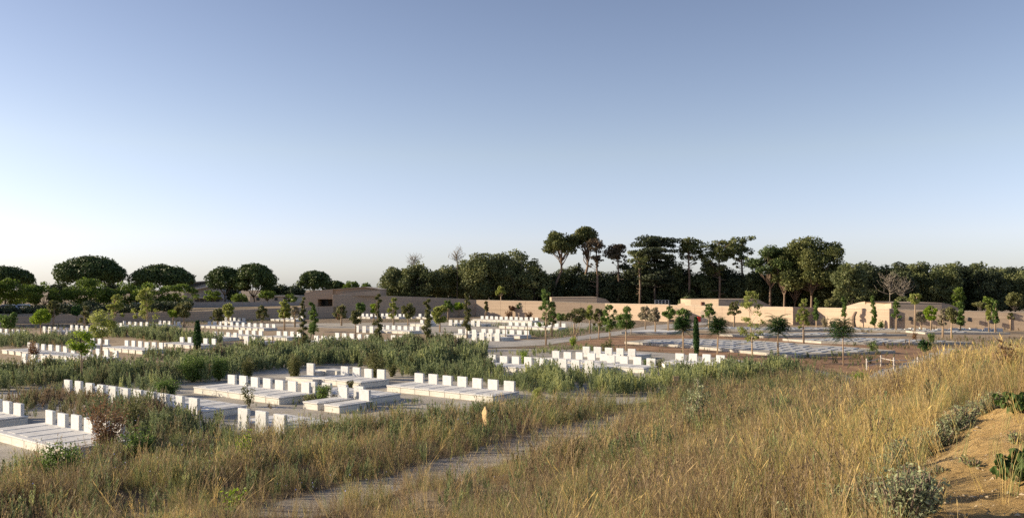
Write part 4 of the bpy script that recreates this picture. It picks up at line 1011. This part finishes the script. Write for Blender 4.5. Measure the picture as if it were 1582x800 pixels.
shrub(92, 742, 678, 46, "broad blue green bush in front of the low platform", 'green', dens=1.2, stems=30)
shrub(215, 715, 655, 32, "dark green bush at the foot of the rusty shrub", 'green', dens=1.0, stems=20)
shrub(385, 628, 581, 17, "thin sapling with dark brown leaves before the stone platform", 'olive', dens=.35, stems=4)
shrub(378, 725, 655, 24, "climbing bright green shrub among the meadow weeds", 'lime', dens=.45, stems=9)
shrub(362, 800, 738, 24, "bright yellow green leafy shoots at the meadow front", 'lime', dens=.45, stems=9)
shrub(52, 552, 524, 12, "dark red brown shrub before the long grave line", 'rust', dens=1.0)
shrub(540, 600, 583, 10, "small green shrub behind the short platform stones", 'olive')
shrub(640, 572, 545, 14, "olive weed clump behind the open gravel platform", 'olive')
shrub(827, 622, 592, 20, "yellow green bushy weed beside the pale grave row", 'yellow', dens=1.0)
shrub(810, 566, 538, 10, "light green shrub touching the pale headstones", 'lime')
shrub(938, 548, 520, 14, "thin brown shrub hiding a headstone by the soil bed", 'olive', dens=.8)
shrub(1012, 572, 548, 18, "leafy green shrub by the dark concrete box", 'olive', dens=1.0)
shrub(1000, 566, 552, 14, "low dark bush at the end of the grave platform", 'green')
shrub(1348, 546, 522, 10, "open green bush on the end of the flat platform", 'green', dens=.7)
shrub(1440, 532, 509, 8, "dull green bush beside the thin pale stems", 'green')
shrub(1412, 528, 508, 6, "small dark red shrub before the flat platform", 'rust')
shrub(1476, 562, 536, 11, "grey green round bush in the dry grass", 'green', dens=1.2)
shrub(1327, 592, 572, 17, "bright green bush beside the white rail fence", 'lime', dens=1.4, stems=14)
shrub(522, 494, 479, 7, "dark red shrub at the entry building wall foot", 'rust')
shrub(1075, 716, 625, 26, "tall grey green plant with whitish stems in the meadow", 'silver', dens=.6, stems=14, stalk='dead')
shrub(786, 491, 479, 8, "orange dry shrub under the lit wall corner", 'rust')
shrub(816, 492, 478, 8, "orange brown dry shrub in the diagonal shadow", 'rust')
shrub(1275, 506, 488, 9, "pale dry bush at the sunlit wall foot", 'pale')
shrub(1288, 508, 490, 8, "thin pinkish bush near the bowed post", 'pale')
shrub(1362, 508, 494, 8, "low green shrub at the taupe wall corner", 'green')
shrub(885, 535, 515, 8, "yellow flowering weed at the road bend", 'lime')
def on_berm(px, py):
    """where the sight line through the photo point meets the bank"""
    y = 6.0
    while y < 80:
        if CAMH - (py - HY) / F * y <= float(height(X(px, y), y)): break
        y += .05
    return y
def berm_shrub(px, py, top, hw, label, mat, **k):
    y = on_berm(px, py); return shrub(px, py, top, hw, label, mat, hz=CAMH - (py - HY) / F * y, **k)
berm_shrub(1395, 830, 712, 62, "large silver green leafy bush at the foot of the sand bank", 'silver', dens=1.3, stems=46, leaf=.025)
berm_shrub(1345, 812, 740, 34, "smaller silver green bush merging into the large one", 'silver', dens=1.0, stems=22, leaf=.025)
berm_shrub(1232, 810, 764, 40, "low silver green plant at the meadow front", 'silver', dens=.8, stems=18, leaf=.025)
berm_shrub(1452, 690, 650, 36, "low grey green creeping plant beside the sand bank", 'silver', dens=.8, stems=20, leaf=.025)
berm_shrub(1492, 655, 620, 30, "fine grey green plant below the dry grass crest", 'silver', dens=.8, stems=18, leaf=.025)
berm_shrub(1535, 632, 598, 26, "thin grey green plant near the top of the bank", 'silver', dens=.7, stems=16, leaf=.025)
berm_shrub(1556, 590, 516, 22, "rusty brown dead shrub on the crest of dry grass", 'rust', dens=.6, stems=16, leaf=.07)
berm_shrub(1300, 800, 738, 32, "grey green bush where the meadow meets the silver bushes", 'silver', dens=1.0, stems=24, leaf=.025)
berm_shrub(1390, 735, 668, 34, "grey green bush on the slope above the silver bushes", 'silver', dens=.9, stems=26, leaf=.026)
berm_shrub(1430, 705, 655, 30, "pale green bush between golden grass and sand", 'silver', dens=.9, stems=22, leaf=.026)
berm_shrub(1338, 790, 722, 34, "silver green bush at the left end of the bushy patch", 'silver', dens=1.2, stems=28, leaf=.025)
berm_shrub(1400, 790, 706, 40, "tall silver green bush in the middle of the bushy patch", 'silver', dens=1.3, stems=34, leaf=.025)
berm_shrub(1430, 800, 716, 40, "rounded silver green bush against the bare sand", 'silver', dens=1.3, stems=34, leaf=.025)
berm_shrub(1372, 762, 690, 36, "silver green bush with taller shoots behind the large one", 'silver', dens=1.1, stems=28, leaf=.025)
berm_shrub(1180, 800, 758, 26, "tiny silver green plant low in the front meadow", 'silver', dens=.8, stems=12, leaf=.025)
berm_shrub(1470, 668, 636, 34, "grey green mat of plants along the top of the sand slope", 'silver', dens=1.0, stems=26, leaf=.025)
berm_shrub(1515, 640, 612, 30, "grey green mat of plants between grass and sand slope", 'silver', dens=1.0, stems=26, leaf=.025)
berm_shrub(1572, 690, 662, 22, "dusty green plant between the two broad leaved plants", 'weed', dens=1.0, stems=16, leaf=.028)
berm_shrub(1500, 722, 704, 26, "small flat green weed on the bare sand slope", 'weed', dens=.6, stems=12, leaf=.024)
berm_shrub(1445, 738, 714, 22, "flat grey green weed at the edge of the bare sand", 'silver', dens=.7, stems=12, leaf=.026)
def squash(px, py, rad, n, label):
    y = on_berm(px, py); p = Vector((X(px, y), y, CAMH - (py - HY) / F * y)); root = empty("broad_leaf_plant", p); mb = MB(); st = MB(); V = []; T = []
    for k in range(n):
        a = 2.4 * k + random.uniform(-.3, .3); q = rad * random.uniform(.15, 1); h = random.uniform(.08, .32); c = np.array([math.cos(a) * q, math.sin(a) * q, h + .12 * q])
        st.tube([(0, 0, 0), (c[0] * .5, c[1] * .5, h * .9), tuple(c)], [.012, .010, .007], 5)
        L = random.uniform(.055, .10); out = np.array([math.cos(a), math.sin(a), random.uniform(-.7, .2)]); out /= np.linalg.norm(out); sd_ = np.cross(out, [0, 0, 1.0]); sd_ /= np.linalg.norm(sd_)
        up = np.cross(sd_, out)
        ring = [c - out * .02]; m_ = 11
        for j in range(m_):       # lobed outline
            t = -2.5 + 5.0 * j / (m_ - 1); rr_ = L * (.85 + .22 * math.cos(j * 2 * math.pi / 2.2)); ring.append(c + out * (math.cos(t) * rr_ + L * .45) + sd_ * math.sin(t) * rr_ * .9 + up * (.05 * math.sin(j * 1.7) - .03))
        cc = c + out * L * .45 + up * .03; 
        for j in range(len(ring)):
            a_, b_ = ring[j], ring[(j + 1) % len(ring)]; V.append([cc, a_, (a_ + b_) / 2, b_]); T.append(.3 + .5 * random.random() * .6)
    st.build("stems", M['squash'], root); add_crown(root, np.array(V), np.array(T), 'squash', "foliage"); tag(root, label, "plant")
squash(1578, 638, .36, 60, "broad leaved green plant higher on the sand bank")
squash(1584, 742, .28, 60, "broad leaved green plant lower on the bare sand bank")

# stones lying on the sandy bank
rk = MB(); cnt = 0
for k in range(2600):
    y = random.uniform(6.5, 18); x = random.uniform(.55 * y - 1.2, .66 * y + 1.5)
    if float(sandy(x, y)) < .4: continue
    r_ = abs(random.gauss(0, .013)) + .005 if k % 4 else random.uniform(.02, .045); z = float(height(x, y)) + r_ * .3
    rk.add([(x + r_ * random.uniform(.6, 1.3) * sx, y + r_ * random.uniform(.6, 1.3) * sy, z + r_ * random.uniform(.3, .9) * sz) for sx, sy, sz in ((1, 0, 0), (0, 1, 0), (-1, 0, 0), (0, -1, 0), (0, 0, 1), (0, 0, -1))],
           [(0, 1, 4), (1, 2, 4), (2, 3, 4), (3, 0, 4), (1, 0, 5), (2, 1, 5), (3, 2, 5), (0, 3, 5)]); cnt += 1
tag(rk.build("loose_stones", M['pebble']), "small loose stones scattered over the sandy bank", "stones", kind="stuff")

# ------------------------------------------------------------------ grass and weeds (numbers past counting)
def tuft_template(nb, hgt, spread, width, seed, heads=0, droop=.35):
    r = np.random.default_rng(seed); Q = []
    for k in range(nb):
        a = r.uniform(0, 6.283); b0 = r.uniform(0, spread, 1)[0]; a2 = r.uniform(0, 6.283)
        base = np.array([math.cos(a2) * b0, math.sin(a2) * b0, 0]); h = hgt * r.uniform(.45, 1.0); ln = r.uniform(.05, droop) * h
        d = np.array([math.cos(a), math.sin(a), 0]); s = np.array([-math.sin(a + r.uniform(-.9, .9)), math.cos(a), 0]) * width * r.uniform(.7, 1.2)
        p = [base, base + d * ln * .25 + [0, 0, h * .5], base + d * ln + [0, 0, h * r.uniform(.9, 1)]]
        Q.append([p[0] - s * .5, p[0] + s * .5, p[1] + s * .42, p[1] - s * .42]); Q.append([p[1] - s * .42, p[1] + s * .42, p[2] + s * .08, p[2] - s * .08])
        if r.random() < heads:
            t = p[2]; u = (p[2] - p[1]); u /= np.linalg.norm(u); hl = h * r.uniform(.10, .18); Q.append([t - u * hl, t - u * hl * .4 + s * .9, t + u * hl * .3, t - u * hl * .4 - s * .9])
    return np.array(Q)
def weed_template(h, seed, lw=.011, nst=4, nl=30, ll=.15):
    r = np.random.default_rng(seed); Q = []
    for k in range(nst):
        a = r.uniform(0, 6.283); b0 = r.uniform(0, .12); base = np.array([math.cos(a) * b0, math.sin(a) * b0, 0]); hh = h * r.uniform(.6, 1); tip = base + np.array([math.cos(a) * hh * .18, math.sin(a) * hh * .18, hh])
        s = np.array([-math.sin(a), math.cos(a), 0]) * .006
        Q.append([base - s, base + s, tip + s * .3, tip - s * .3])
        for j in range(nl):
            t = r.uniform(.12, 1); c = base + (tip - base) * t; b = r.uniform(0, 6.283); L = h * ll * (1.3 - .75 * t) * r.uniform(.7, 1.3); up = 1.0 + 1.3 * t
            d = np.array([math.cos(b), math.sin(b), up]); d /= np.linalg.norm(d); e = np.cross(d, r.normal(size=3)); e /= np.linalg.norm(e); e *= lw * (1.2 + r.random())
            Q.append([c, c + d * L * .45 + e, c + d * L, c + d * L * .45 - e])
    return np.array(Q)
def scatter(name, mat, templates, pts, scale, tint, label, cat, zoff=0.0, lean=.12, wide=None):
    VV = []; TT = []; n = len(pts); var = RG.integers(0, len(templates), n)
    for k, tm in enumerate(templates):
        sel = np.where(var == k)[0]
        if not len(sel): continue
        a = RG.uniform(0, 6.283, len(sel)); ca, sa = np.cos(a), np.sin(a); s = scale[sel]; lx, ly = RG.normal(0, lean, len(sel)), RG.normal(0, lean, len(sel))
        q = tm[None]                                   # (1,m,4,3)
        if wide is not None:                           # thicken blades with distance
            c0 = q.mean(2, keepdims=True)
        x = q[..., 0] * ca[:, None, None] - q[..., 1] * sa[:, None, None]; y = q[..., 0] * sa[:, None, None] + q[..., 1] * ca[:, None, None]; z = np.broadcast_to(q[..., 2], x.shape)
        sx = s[:, None, None]; x = x + z * lx[:, None, None]; y = y + z * ly[:, None, None]
        P = np.stack([x * sx + pts[sel, 0][:, None, None], y * sx + pts[sel, 1][:, None, None], z * sx + pts[sel, 2][:, None, None]], -1)
        VV.append(P.reshape(-1, 4, 3).astype(np.float32)); TT.append(np.clip(np.repeat(tint[sel], tm.shape[0]) + RG.normal(0, .05, len(sel) * tm.shape[0]), 0, 1))
    V = np.concatenate(VV); T = np.concatenate(TT); print(name, len(V), "quads")
    return tag(link(name, quads_mesh(name, V, M[mat], T)), label, cat, kind="stuff")
def off_graves(P, half=1.25):
    keep = np.ones(len(P), bool); ex = np.array([EX.x, EX.y]); ey = np.array([EY.x, EY.y])
    for c in FOOT:
        d = P[:, :2] - c; keep &= ~((np.abs(d @ ex) < .56) & (np.abs(d @ ey) < half))
    return keep
def sample(y0, y1, dens_fn, xpad=5):
    out = []
    for y in np.arange(y0, y1, 1.0):
        xm = .64 * (y + .5) + xpad; n = RG.poisson(dens_fn(y) * 2 * xm); out.append(np.stack([RG.uniform(-xm, xm, n), RG.uniform(y, y + 1, n)], 1))
    return np.concatenate(out)
# meadow boundary as seen from above: rows of the ground plane at given columns
bx, by = BX, BY
P = sample(6.5, 84, lambda y: 85 * min(1, (17 / (y + 1e-6)) ** 1.35))
pc = CX + F * P[:, 0] / P[:, 1]; pr = HY + F * CAMH / P[:, 1]
jit = RG.normal(0, 5, len(P))
keep = pr + jit > np.interp(pc, bx, by)
U = P[:, 0] - .55 * P[:, 1]
keep &= (sandy(P[:, 0], P[:, 1]) < RG.uniform(.05, .75, len(P))) | (RG.random(len(P)) < .03)
trk = track(P[:, 0], P[:, 1]) > .5; infront = inside(pc, pr, [(a_, b_ + 26 + (b_ - 640) * .25) for a_, b_ in TRK])
keep &= ~(trk & (RG.random(len(P)) < .84)); keep &= ~(infront & (RG.random(len(P)) < .12))
clump = wob(P[:, 0], P[:, 1], 1, 1.1) + .6 * wob(P[:, 0], P[:, 1], 3, 2.9)
keep &= RG.random(len(P)) < np.clip(.66 + .75 * clump, .06, 1)
infront = infront[keep]; P = P[keep]; U = U[keep]; pc = pc[keep]; pr = pr[keep]; clump = clump[keep]
Z3 = np.concatenate([P, height(P[:, 0], P[:, 1])[:, None] - .02], 1)
edge = pr - np.interp(pc, bx, by)
dist = P[:, 1]
warm = sstep(-5, .4, U + 1.2 * wob(P[:, 0], P[:, 1], 1, .5))
spec = wob(P[:, 0] + 9, P[:, 1], 3, 1.35)
nz = wob(P[:, 0], P[:, 1], 2, .55)
tint = .25 + .29 * warm + .15 * nz + .16 * spec * (1 - .4 * warm) + RG.normal(0, .13, len(P))
green = (RG.random(len(P)) < (.22 + .38 * (spec > .25) * (1 - warm) + .50 * np.exp(-np.clip(edge, 0, 400) / 30) * (1 - warm) + .22 * (wob(P[:, 0], P[:, 1], 0, .7) > .35) * (1 - warm)))
tint = np.where(green, RG.uniform(.74, .98, len(P)), np.clip(tint, 0, .72))
scl = (.62 + .42 * clump + .22 * wob(P[:, 0], P[:, 1], 0, .33) + RG.normal(0, .14, len(P))).clip(.25, 1.3) * (1 + .10 * warm)
scl = np.where(infront, scl * .66, scl)
near = dist < 24
tn = [tuft_template(12, .85, .12, .006, 50 + i, heads=.7 if i % 2 else .2, droop=.5) for i in range(10)]
tf = [tuft_template(9, .85, .18, .012, 70 + i, heads=.5, droop=.45) for i in range(8)]
mid = (dist >= 24)
scatter("dry_grass", 'grass', tn, Z3[near], scl[near], tint[near], "tall dry meadow grass filling the front of the view", "grass", lean=.24)
scatter("dry_grass", 'grass', tf, Z3[mid], scl[mid], tint[mid], "dry meadow grass running back to the grave yard edge", "grass", lean=.2)

# scattered taller pale stalks and tangled bigger tussocks
q = sample(9, 45, lambda y: 3.4); pc2 = CX + F * q[:, 0] / q[:, 1]; pr2 = HY + F * CAMH / q[:, 1]
k_ = (pr2 > np.interp(pc2, BX, BY) + 14) & (sandy(q[:, 0], q[:, 1]) < .3) & (track(q[:, 0], q[:, 1]) < .5) & ~inside(pc2, pr2, [(a_, b_ + 20 + (b_ - 640) * .2) for a_, b_ in TRK]) & (RG.random(len(q)) < np.clip(.35 + .9 * wob(q[:, 0] + 5, q[:, 1], 0, .8), .06, 1))
q = q[k_]; q = np.concatenate([q, height(q[:, 0], q[:, 1])[:, None] - .02], 1)
ts = [tuft_template(7, 1.25, .10, .011, 200 + i, heads=.95, droop=.6) for i in range(8)]
uu = q[:, 0] - .55 * q[:, 1]
scatter("tall_grass_stalks", 'grass', ts, q, RG.uniform(.6, 1.1, len(q)), np.clip(.40 + .22 * sstep(-7, -1, uu) + RG.normal(0, .1, len(q)), 0, .72), "taller pale grass stalks standing out of the meadow", "grass", lean=.28)
# tall green weeds, mixed into the meadow edge and in strips between the platforms
def strip(poly, dens, hs, tb, tv=.12):
    """poly: photo outline of the ground the strip stands on"""
    c = [W(*p) for p in poly]; xy = [(p.x, p.y) for p in c]; x0 = min(p[0] for p in xy); x1 = max(p[0] for p in xy); y0 = min(p[1] for p in xy); y1 = max(p[1] for p in xy)
    n = int((x1 - x0) * (y1 - y0) * dens * 1.35); q = np.stack([RG.uniform(x0, x1, n), RG.uniform(y0, y1, n)], 1)
    jq = q + RG.normal(0, .75, q.shape); q = q[inside(jq[:, 0], jq[:, 1], xy)]; q = q[off_graves(q)]
    cl = wob(q[:, 0], q[:, 1], 0, .9); q = q[RG.random(len(q)) < np.clip(.8 + .7 * cl, .12, 1)]; cl = wob(q[:, 0], q[:, 1], 0, .9)
    return np.concatenate([q, height(q[:, 0], q[:, 1])[:, None] - .02], 1), (hs * (.88 + .30 * cl + .42 * wob(q[:, 0], q[:, 1], 2, 1.9) + RG.normal(0, .17, len(q)))).clip(.2, 2), np.clip(tb + .28 * wob(q[:, 0], q[:, 1], 1, .8) + RG.normal(0, tv, len(q)), 0, 1)
strips = [
 ([(-60, 585), (0, 577), (120, 570), (180, 568), (262, 577), (272, 592), (240, 606), (200, 600), (95, 594), (-60, 612)], 7, .95, .5),
 ([(-40, 650), (30, 622), (95, 600), (200, 622), (300, 640), (330, 655), (250, 665), (190, 650), (110, 636), (60, 642), (0, 652)], 8, .62, .25),
 ([(140, 640), (160, 612), (230, 622), (290, 640), (300, 668), (240, 680), (195, 672)], 6, .85, .3),
 ([(265, 574), (262, 588), (300, 592), (345, 588), (355, 578), (430, 572), (470, 566), (560, 558), (560, 549), (470, 552), (330, 562), (280, 566)], 6, 1.15, .52),
 ([(325, 549), (330, 562), (460, 558), (560, 554), (560, 545), (470, 540), (400, 542)], 5, 1.1, .5),
 ([(-60, 532), (0, 538), (60, 535), (135, 530), (135, 524), (60, 525), (-60, 527)], 4.5, 1.0, .5),
 ([(165, 517), (168, 523), (200, 521), (262, 529), (330, 537), (330, 528), (280, 520), (220, 515)], 5, 1.15, .6),
 ([(222, 554), (262, 562), (330, 562), (330, 554), (270, 550)], 5, .9, .5),
 ([(455, 541), (470, 557), (560, 556), (640, 549), (735, 542), (748, 537), (700, 532), (600, 532), (520, 537)], 5, 1.1, .48),
 ([(500, 560), (610, 572), (650, 576), (745, 572), (745, 556), (700, 545), (600, 546), (520, 553)], 5.5, 1.2, .56),
 ([(600, 580), (640, 574), (760, 578), (820, 590), (810, 605), (795, 600), (700, 586), (640, 582)], 5.5, .9, .62),
 ([(640, 572), (700, 566), (760, 570), (750, 580), (660, 578)], 5, .9, .6),
 ([(745, 545), (800, 547), (870, 534), (950, 545), (870, 540), (800, 552)], 4, .5, .65),
 ([(795, 604), (820, 612), (900, 612), (985, 612), (1040, 600), (1110, 592), (1110, 574), (1020, 584), (930, 590), (830, 582), (800, 584)], 6, .98, .72),
 ([(1030, 592), (1110, 592), (1170, 586), (1230, 578), (1225, 570), (1160, 567), (1110, 568), (1080, 574)], 5.5, .95, .62),
 ([(330, 698), (420, 698), (520, 680), (640, 666), (760, 642), (740, 636), (640, 653), (520, 668), (440, 684), (345, 680), (300, 655), (250, 645)], 7, .68, .62),
 ([(190, 700), (330, 700), (330, 668), (280, 650), (200, 660), (180, 680)], 5, .8, .45),
 ([(60, 745), (200, 740), (330, 730), (430, 700), (330, 694), (180, 712), (60, 728)], 4, .6, .5),
 ([(430, 720), (560, 700), (760, 662), (900, 634), (880, 628), (760, 645), (640, 668), (460, 700)], 3.2, .6, .6),
 ([(735, 522), (860, 522), (960, 508), (960, 503), (870, 511), (800, 516), (742, 519)], 3, .5, .55),
 ([(560, 497), (745, 500), (745, 496), (620, 494)], 1.5, .3, .5),
 ([(700, 506), (860, 505), (860, 502), (700, 503)], 1.5, .5, .5),
 ([(360, 628), (440, 634), (440, 627), (520, 622), (500, 616), (440, 622)], 5, .35, .5),
 ([(515, 636), (560, 640), (600, 634), (660, 627), (660, 622), (590, 622), (575, 628)], 4, .35, .45),
 ([(600, 618), (620, 604), (600, 600), (590, 612)], 5, .35, .5),
 ([(1140, 561), (1260, 571), (1350, 568), (1400, 556), (1380, 545), (1240, 552)], 1.6, .45, .35),
 ([(960, 542), (1050, 546), (1240, 556), (1240, 548), (1050, 535), (900, 530)], .35, .35, .5),
 ([(1000, 570), (1030, 575), (1050, 566), (1020, 560)], 4, .5, .5),
 ([(-80, 515), (60, 510), (250, 504), (460, 496), (460, 490), (250, 498), (-80, 508)], 1.2, .35, .35),
 ([(1300, 533), (1382, 541), (1600, 534), (1600, 522), (1440, 524), (1400, 532)], 1.2, .45, .2),
 ([(1250, 515), (1560, 512), (1560, 508), (1250, 509)], .5, .5, .3),
]
PP, SS, TT_ = [], [], []
for a in strips:
    q, s, t = strip(*a); PP.append(q); SS.append(s); TT_.append(t)
PP = np.concatenate(PP); SS = np.concatenate(SS); TT_ = np.concatenate(TT_)
fr = PP[:, 1] < 50
wn_ = [weed_template(1.0, 90 + i, .0045 + .0008 * i, 3 + i % 3, 40 + 5 * i) for i in range(7)]; wf = [weed_template(1.0, 120 + i, .009 + .0015 * i, 3 + i % 3, 34) for i in range(6)]
se = RG.random(len(PP)) < .22
scatter("straw_grass", 'grass', tf, PP[se] + np.array([.35, -.3, 0]), SS[se] * .8, np.clip(RG.normal(.42, .16, se.sum()), 0, 1), "straw coloured grass growing between the green weeds", "grass", lean=.2)
scatter("tall_weeds", 'weed', wn_, PP[fr], SS[fr], TT_[fr], "green upright weeds around the nearer grave platforms", "weeds", lean=.09)
scatter("tall_weeds", 'weed', wf, PP[~fr], SS[~fr], TT_[~fr], "green weed banks between the farther grave rows", "weeds", lean=.09)
# weeds scattered through the meadow
q = sample(14, 60, lambda y: 5.0); pc = CX + F * q[:, 0] / q[:, 1]; pr = HY + F * CAMH / q[:, 1]
k_ = (track(q[:, 0], q[:, 1]) < .5) & ~inside(pc, pr, [(a_, b_ + 20 + (b_ - 640) * .2) for a_, b_ in TRK]) & (pr > np.interp(pc, bx, by)) & (sandy(q[:, 0], q[:, 1]) < .1) & (RG.random(len(q)) < .25 + .75 * (wob(q[:, 0], q[:, 1], 3, .45) > .1)) & (RG.random(len(q)) < 1 - .75 * sstep(-9, -2, q[:, 0] - .55 * q[:, 1]))
q = q[k_]; q = np.concatenate([q, height(q[:, 0], q[:, 1])[:, None] - .02], 1)
scatter("meadow_weeds", 'weed', wn_, q, RG.uniform(.4, .85, len(q)), np.clip(RG.normal(.42, .22, len(q)), 0, 1), "green and brown weeds mixed into the dry meadow", "weeds", lean=.12)
# dead brown weed stalks standing through the grass
q = sample(9, 70, lambda y: 5.5 * min(1, 22 / y)); pc = CX + F * q[:, 0] / q[:, 1]; pr = HY + F * CAMH / q[:, 1]
k_ = (pr > np.interp(pc, bx, by) - 4) & ~inside(pc, pr, TRK) & ~inside(pc, pr, [(a_, b_ + 20 + (b_ - 640) * .2) for a_, b_ in TRK]) & (sandy(q[:, 0], q[:, 1]) < .15) & (RG.random(len(q)) < np.clip(.45 + .8 * wob(q[:, 0], q[:, 1], 2, .8), .08, 1)) & (RG.random(len(q)) < 1 - .6 * sstep(-3, 0, q[:, 0] - .55 * q[:, 1]))
q = q[k_]; q = np.concatenate([q, height(q[:, 0], q[:, 1])[:, None] - .02], 1)
wd_ = [weed_template(1.0, 150 + i, .0045, 5, 30, .065) for i in range(6)]
scatter("dead_weeds", 'grass', wd_, q, RG.uniform(.5, 1.15, len(q)), np.clip(RG.normal(.16, .16, len(q)), 0, .6), "dead brown weed stalks standing through the meadow", "weeds", lean=.16)
# blue chicory flowers
n = 500; q = np.stack([RG.uniform(-15, 3, n), RG.uniform(20, 36, n)], 1); q = q[wob(q[:, 0], q[:, 1], 1, .8) > .1]
P3 = np.concatenate([q, RG.uniform(.5, .85, (len(q), 1))], 1); V = leaves(P3, .018, None, 1, .9)
tag(link("blue_flowers", quads_mesh("blue_flowers", V, M['flower'], RG.random(len(V)))), "tiny blue flowers dotted through the meadow weeds", "flowers", kind="stuff")
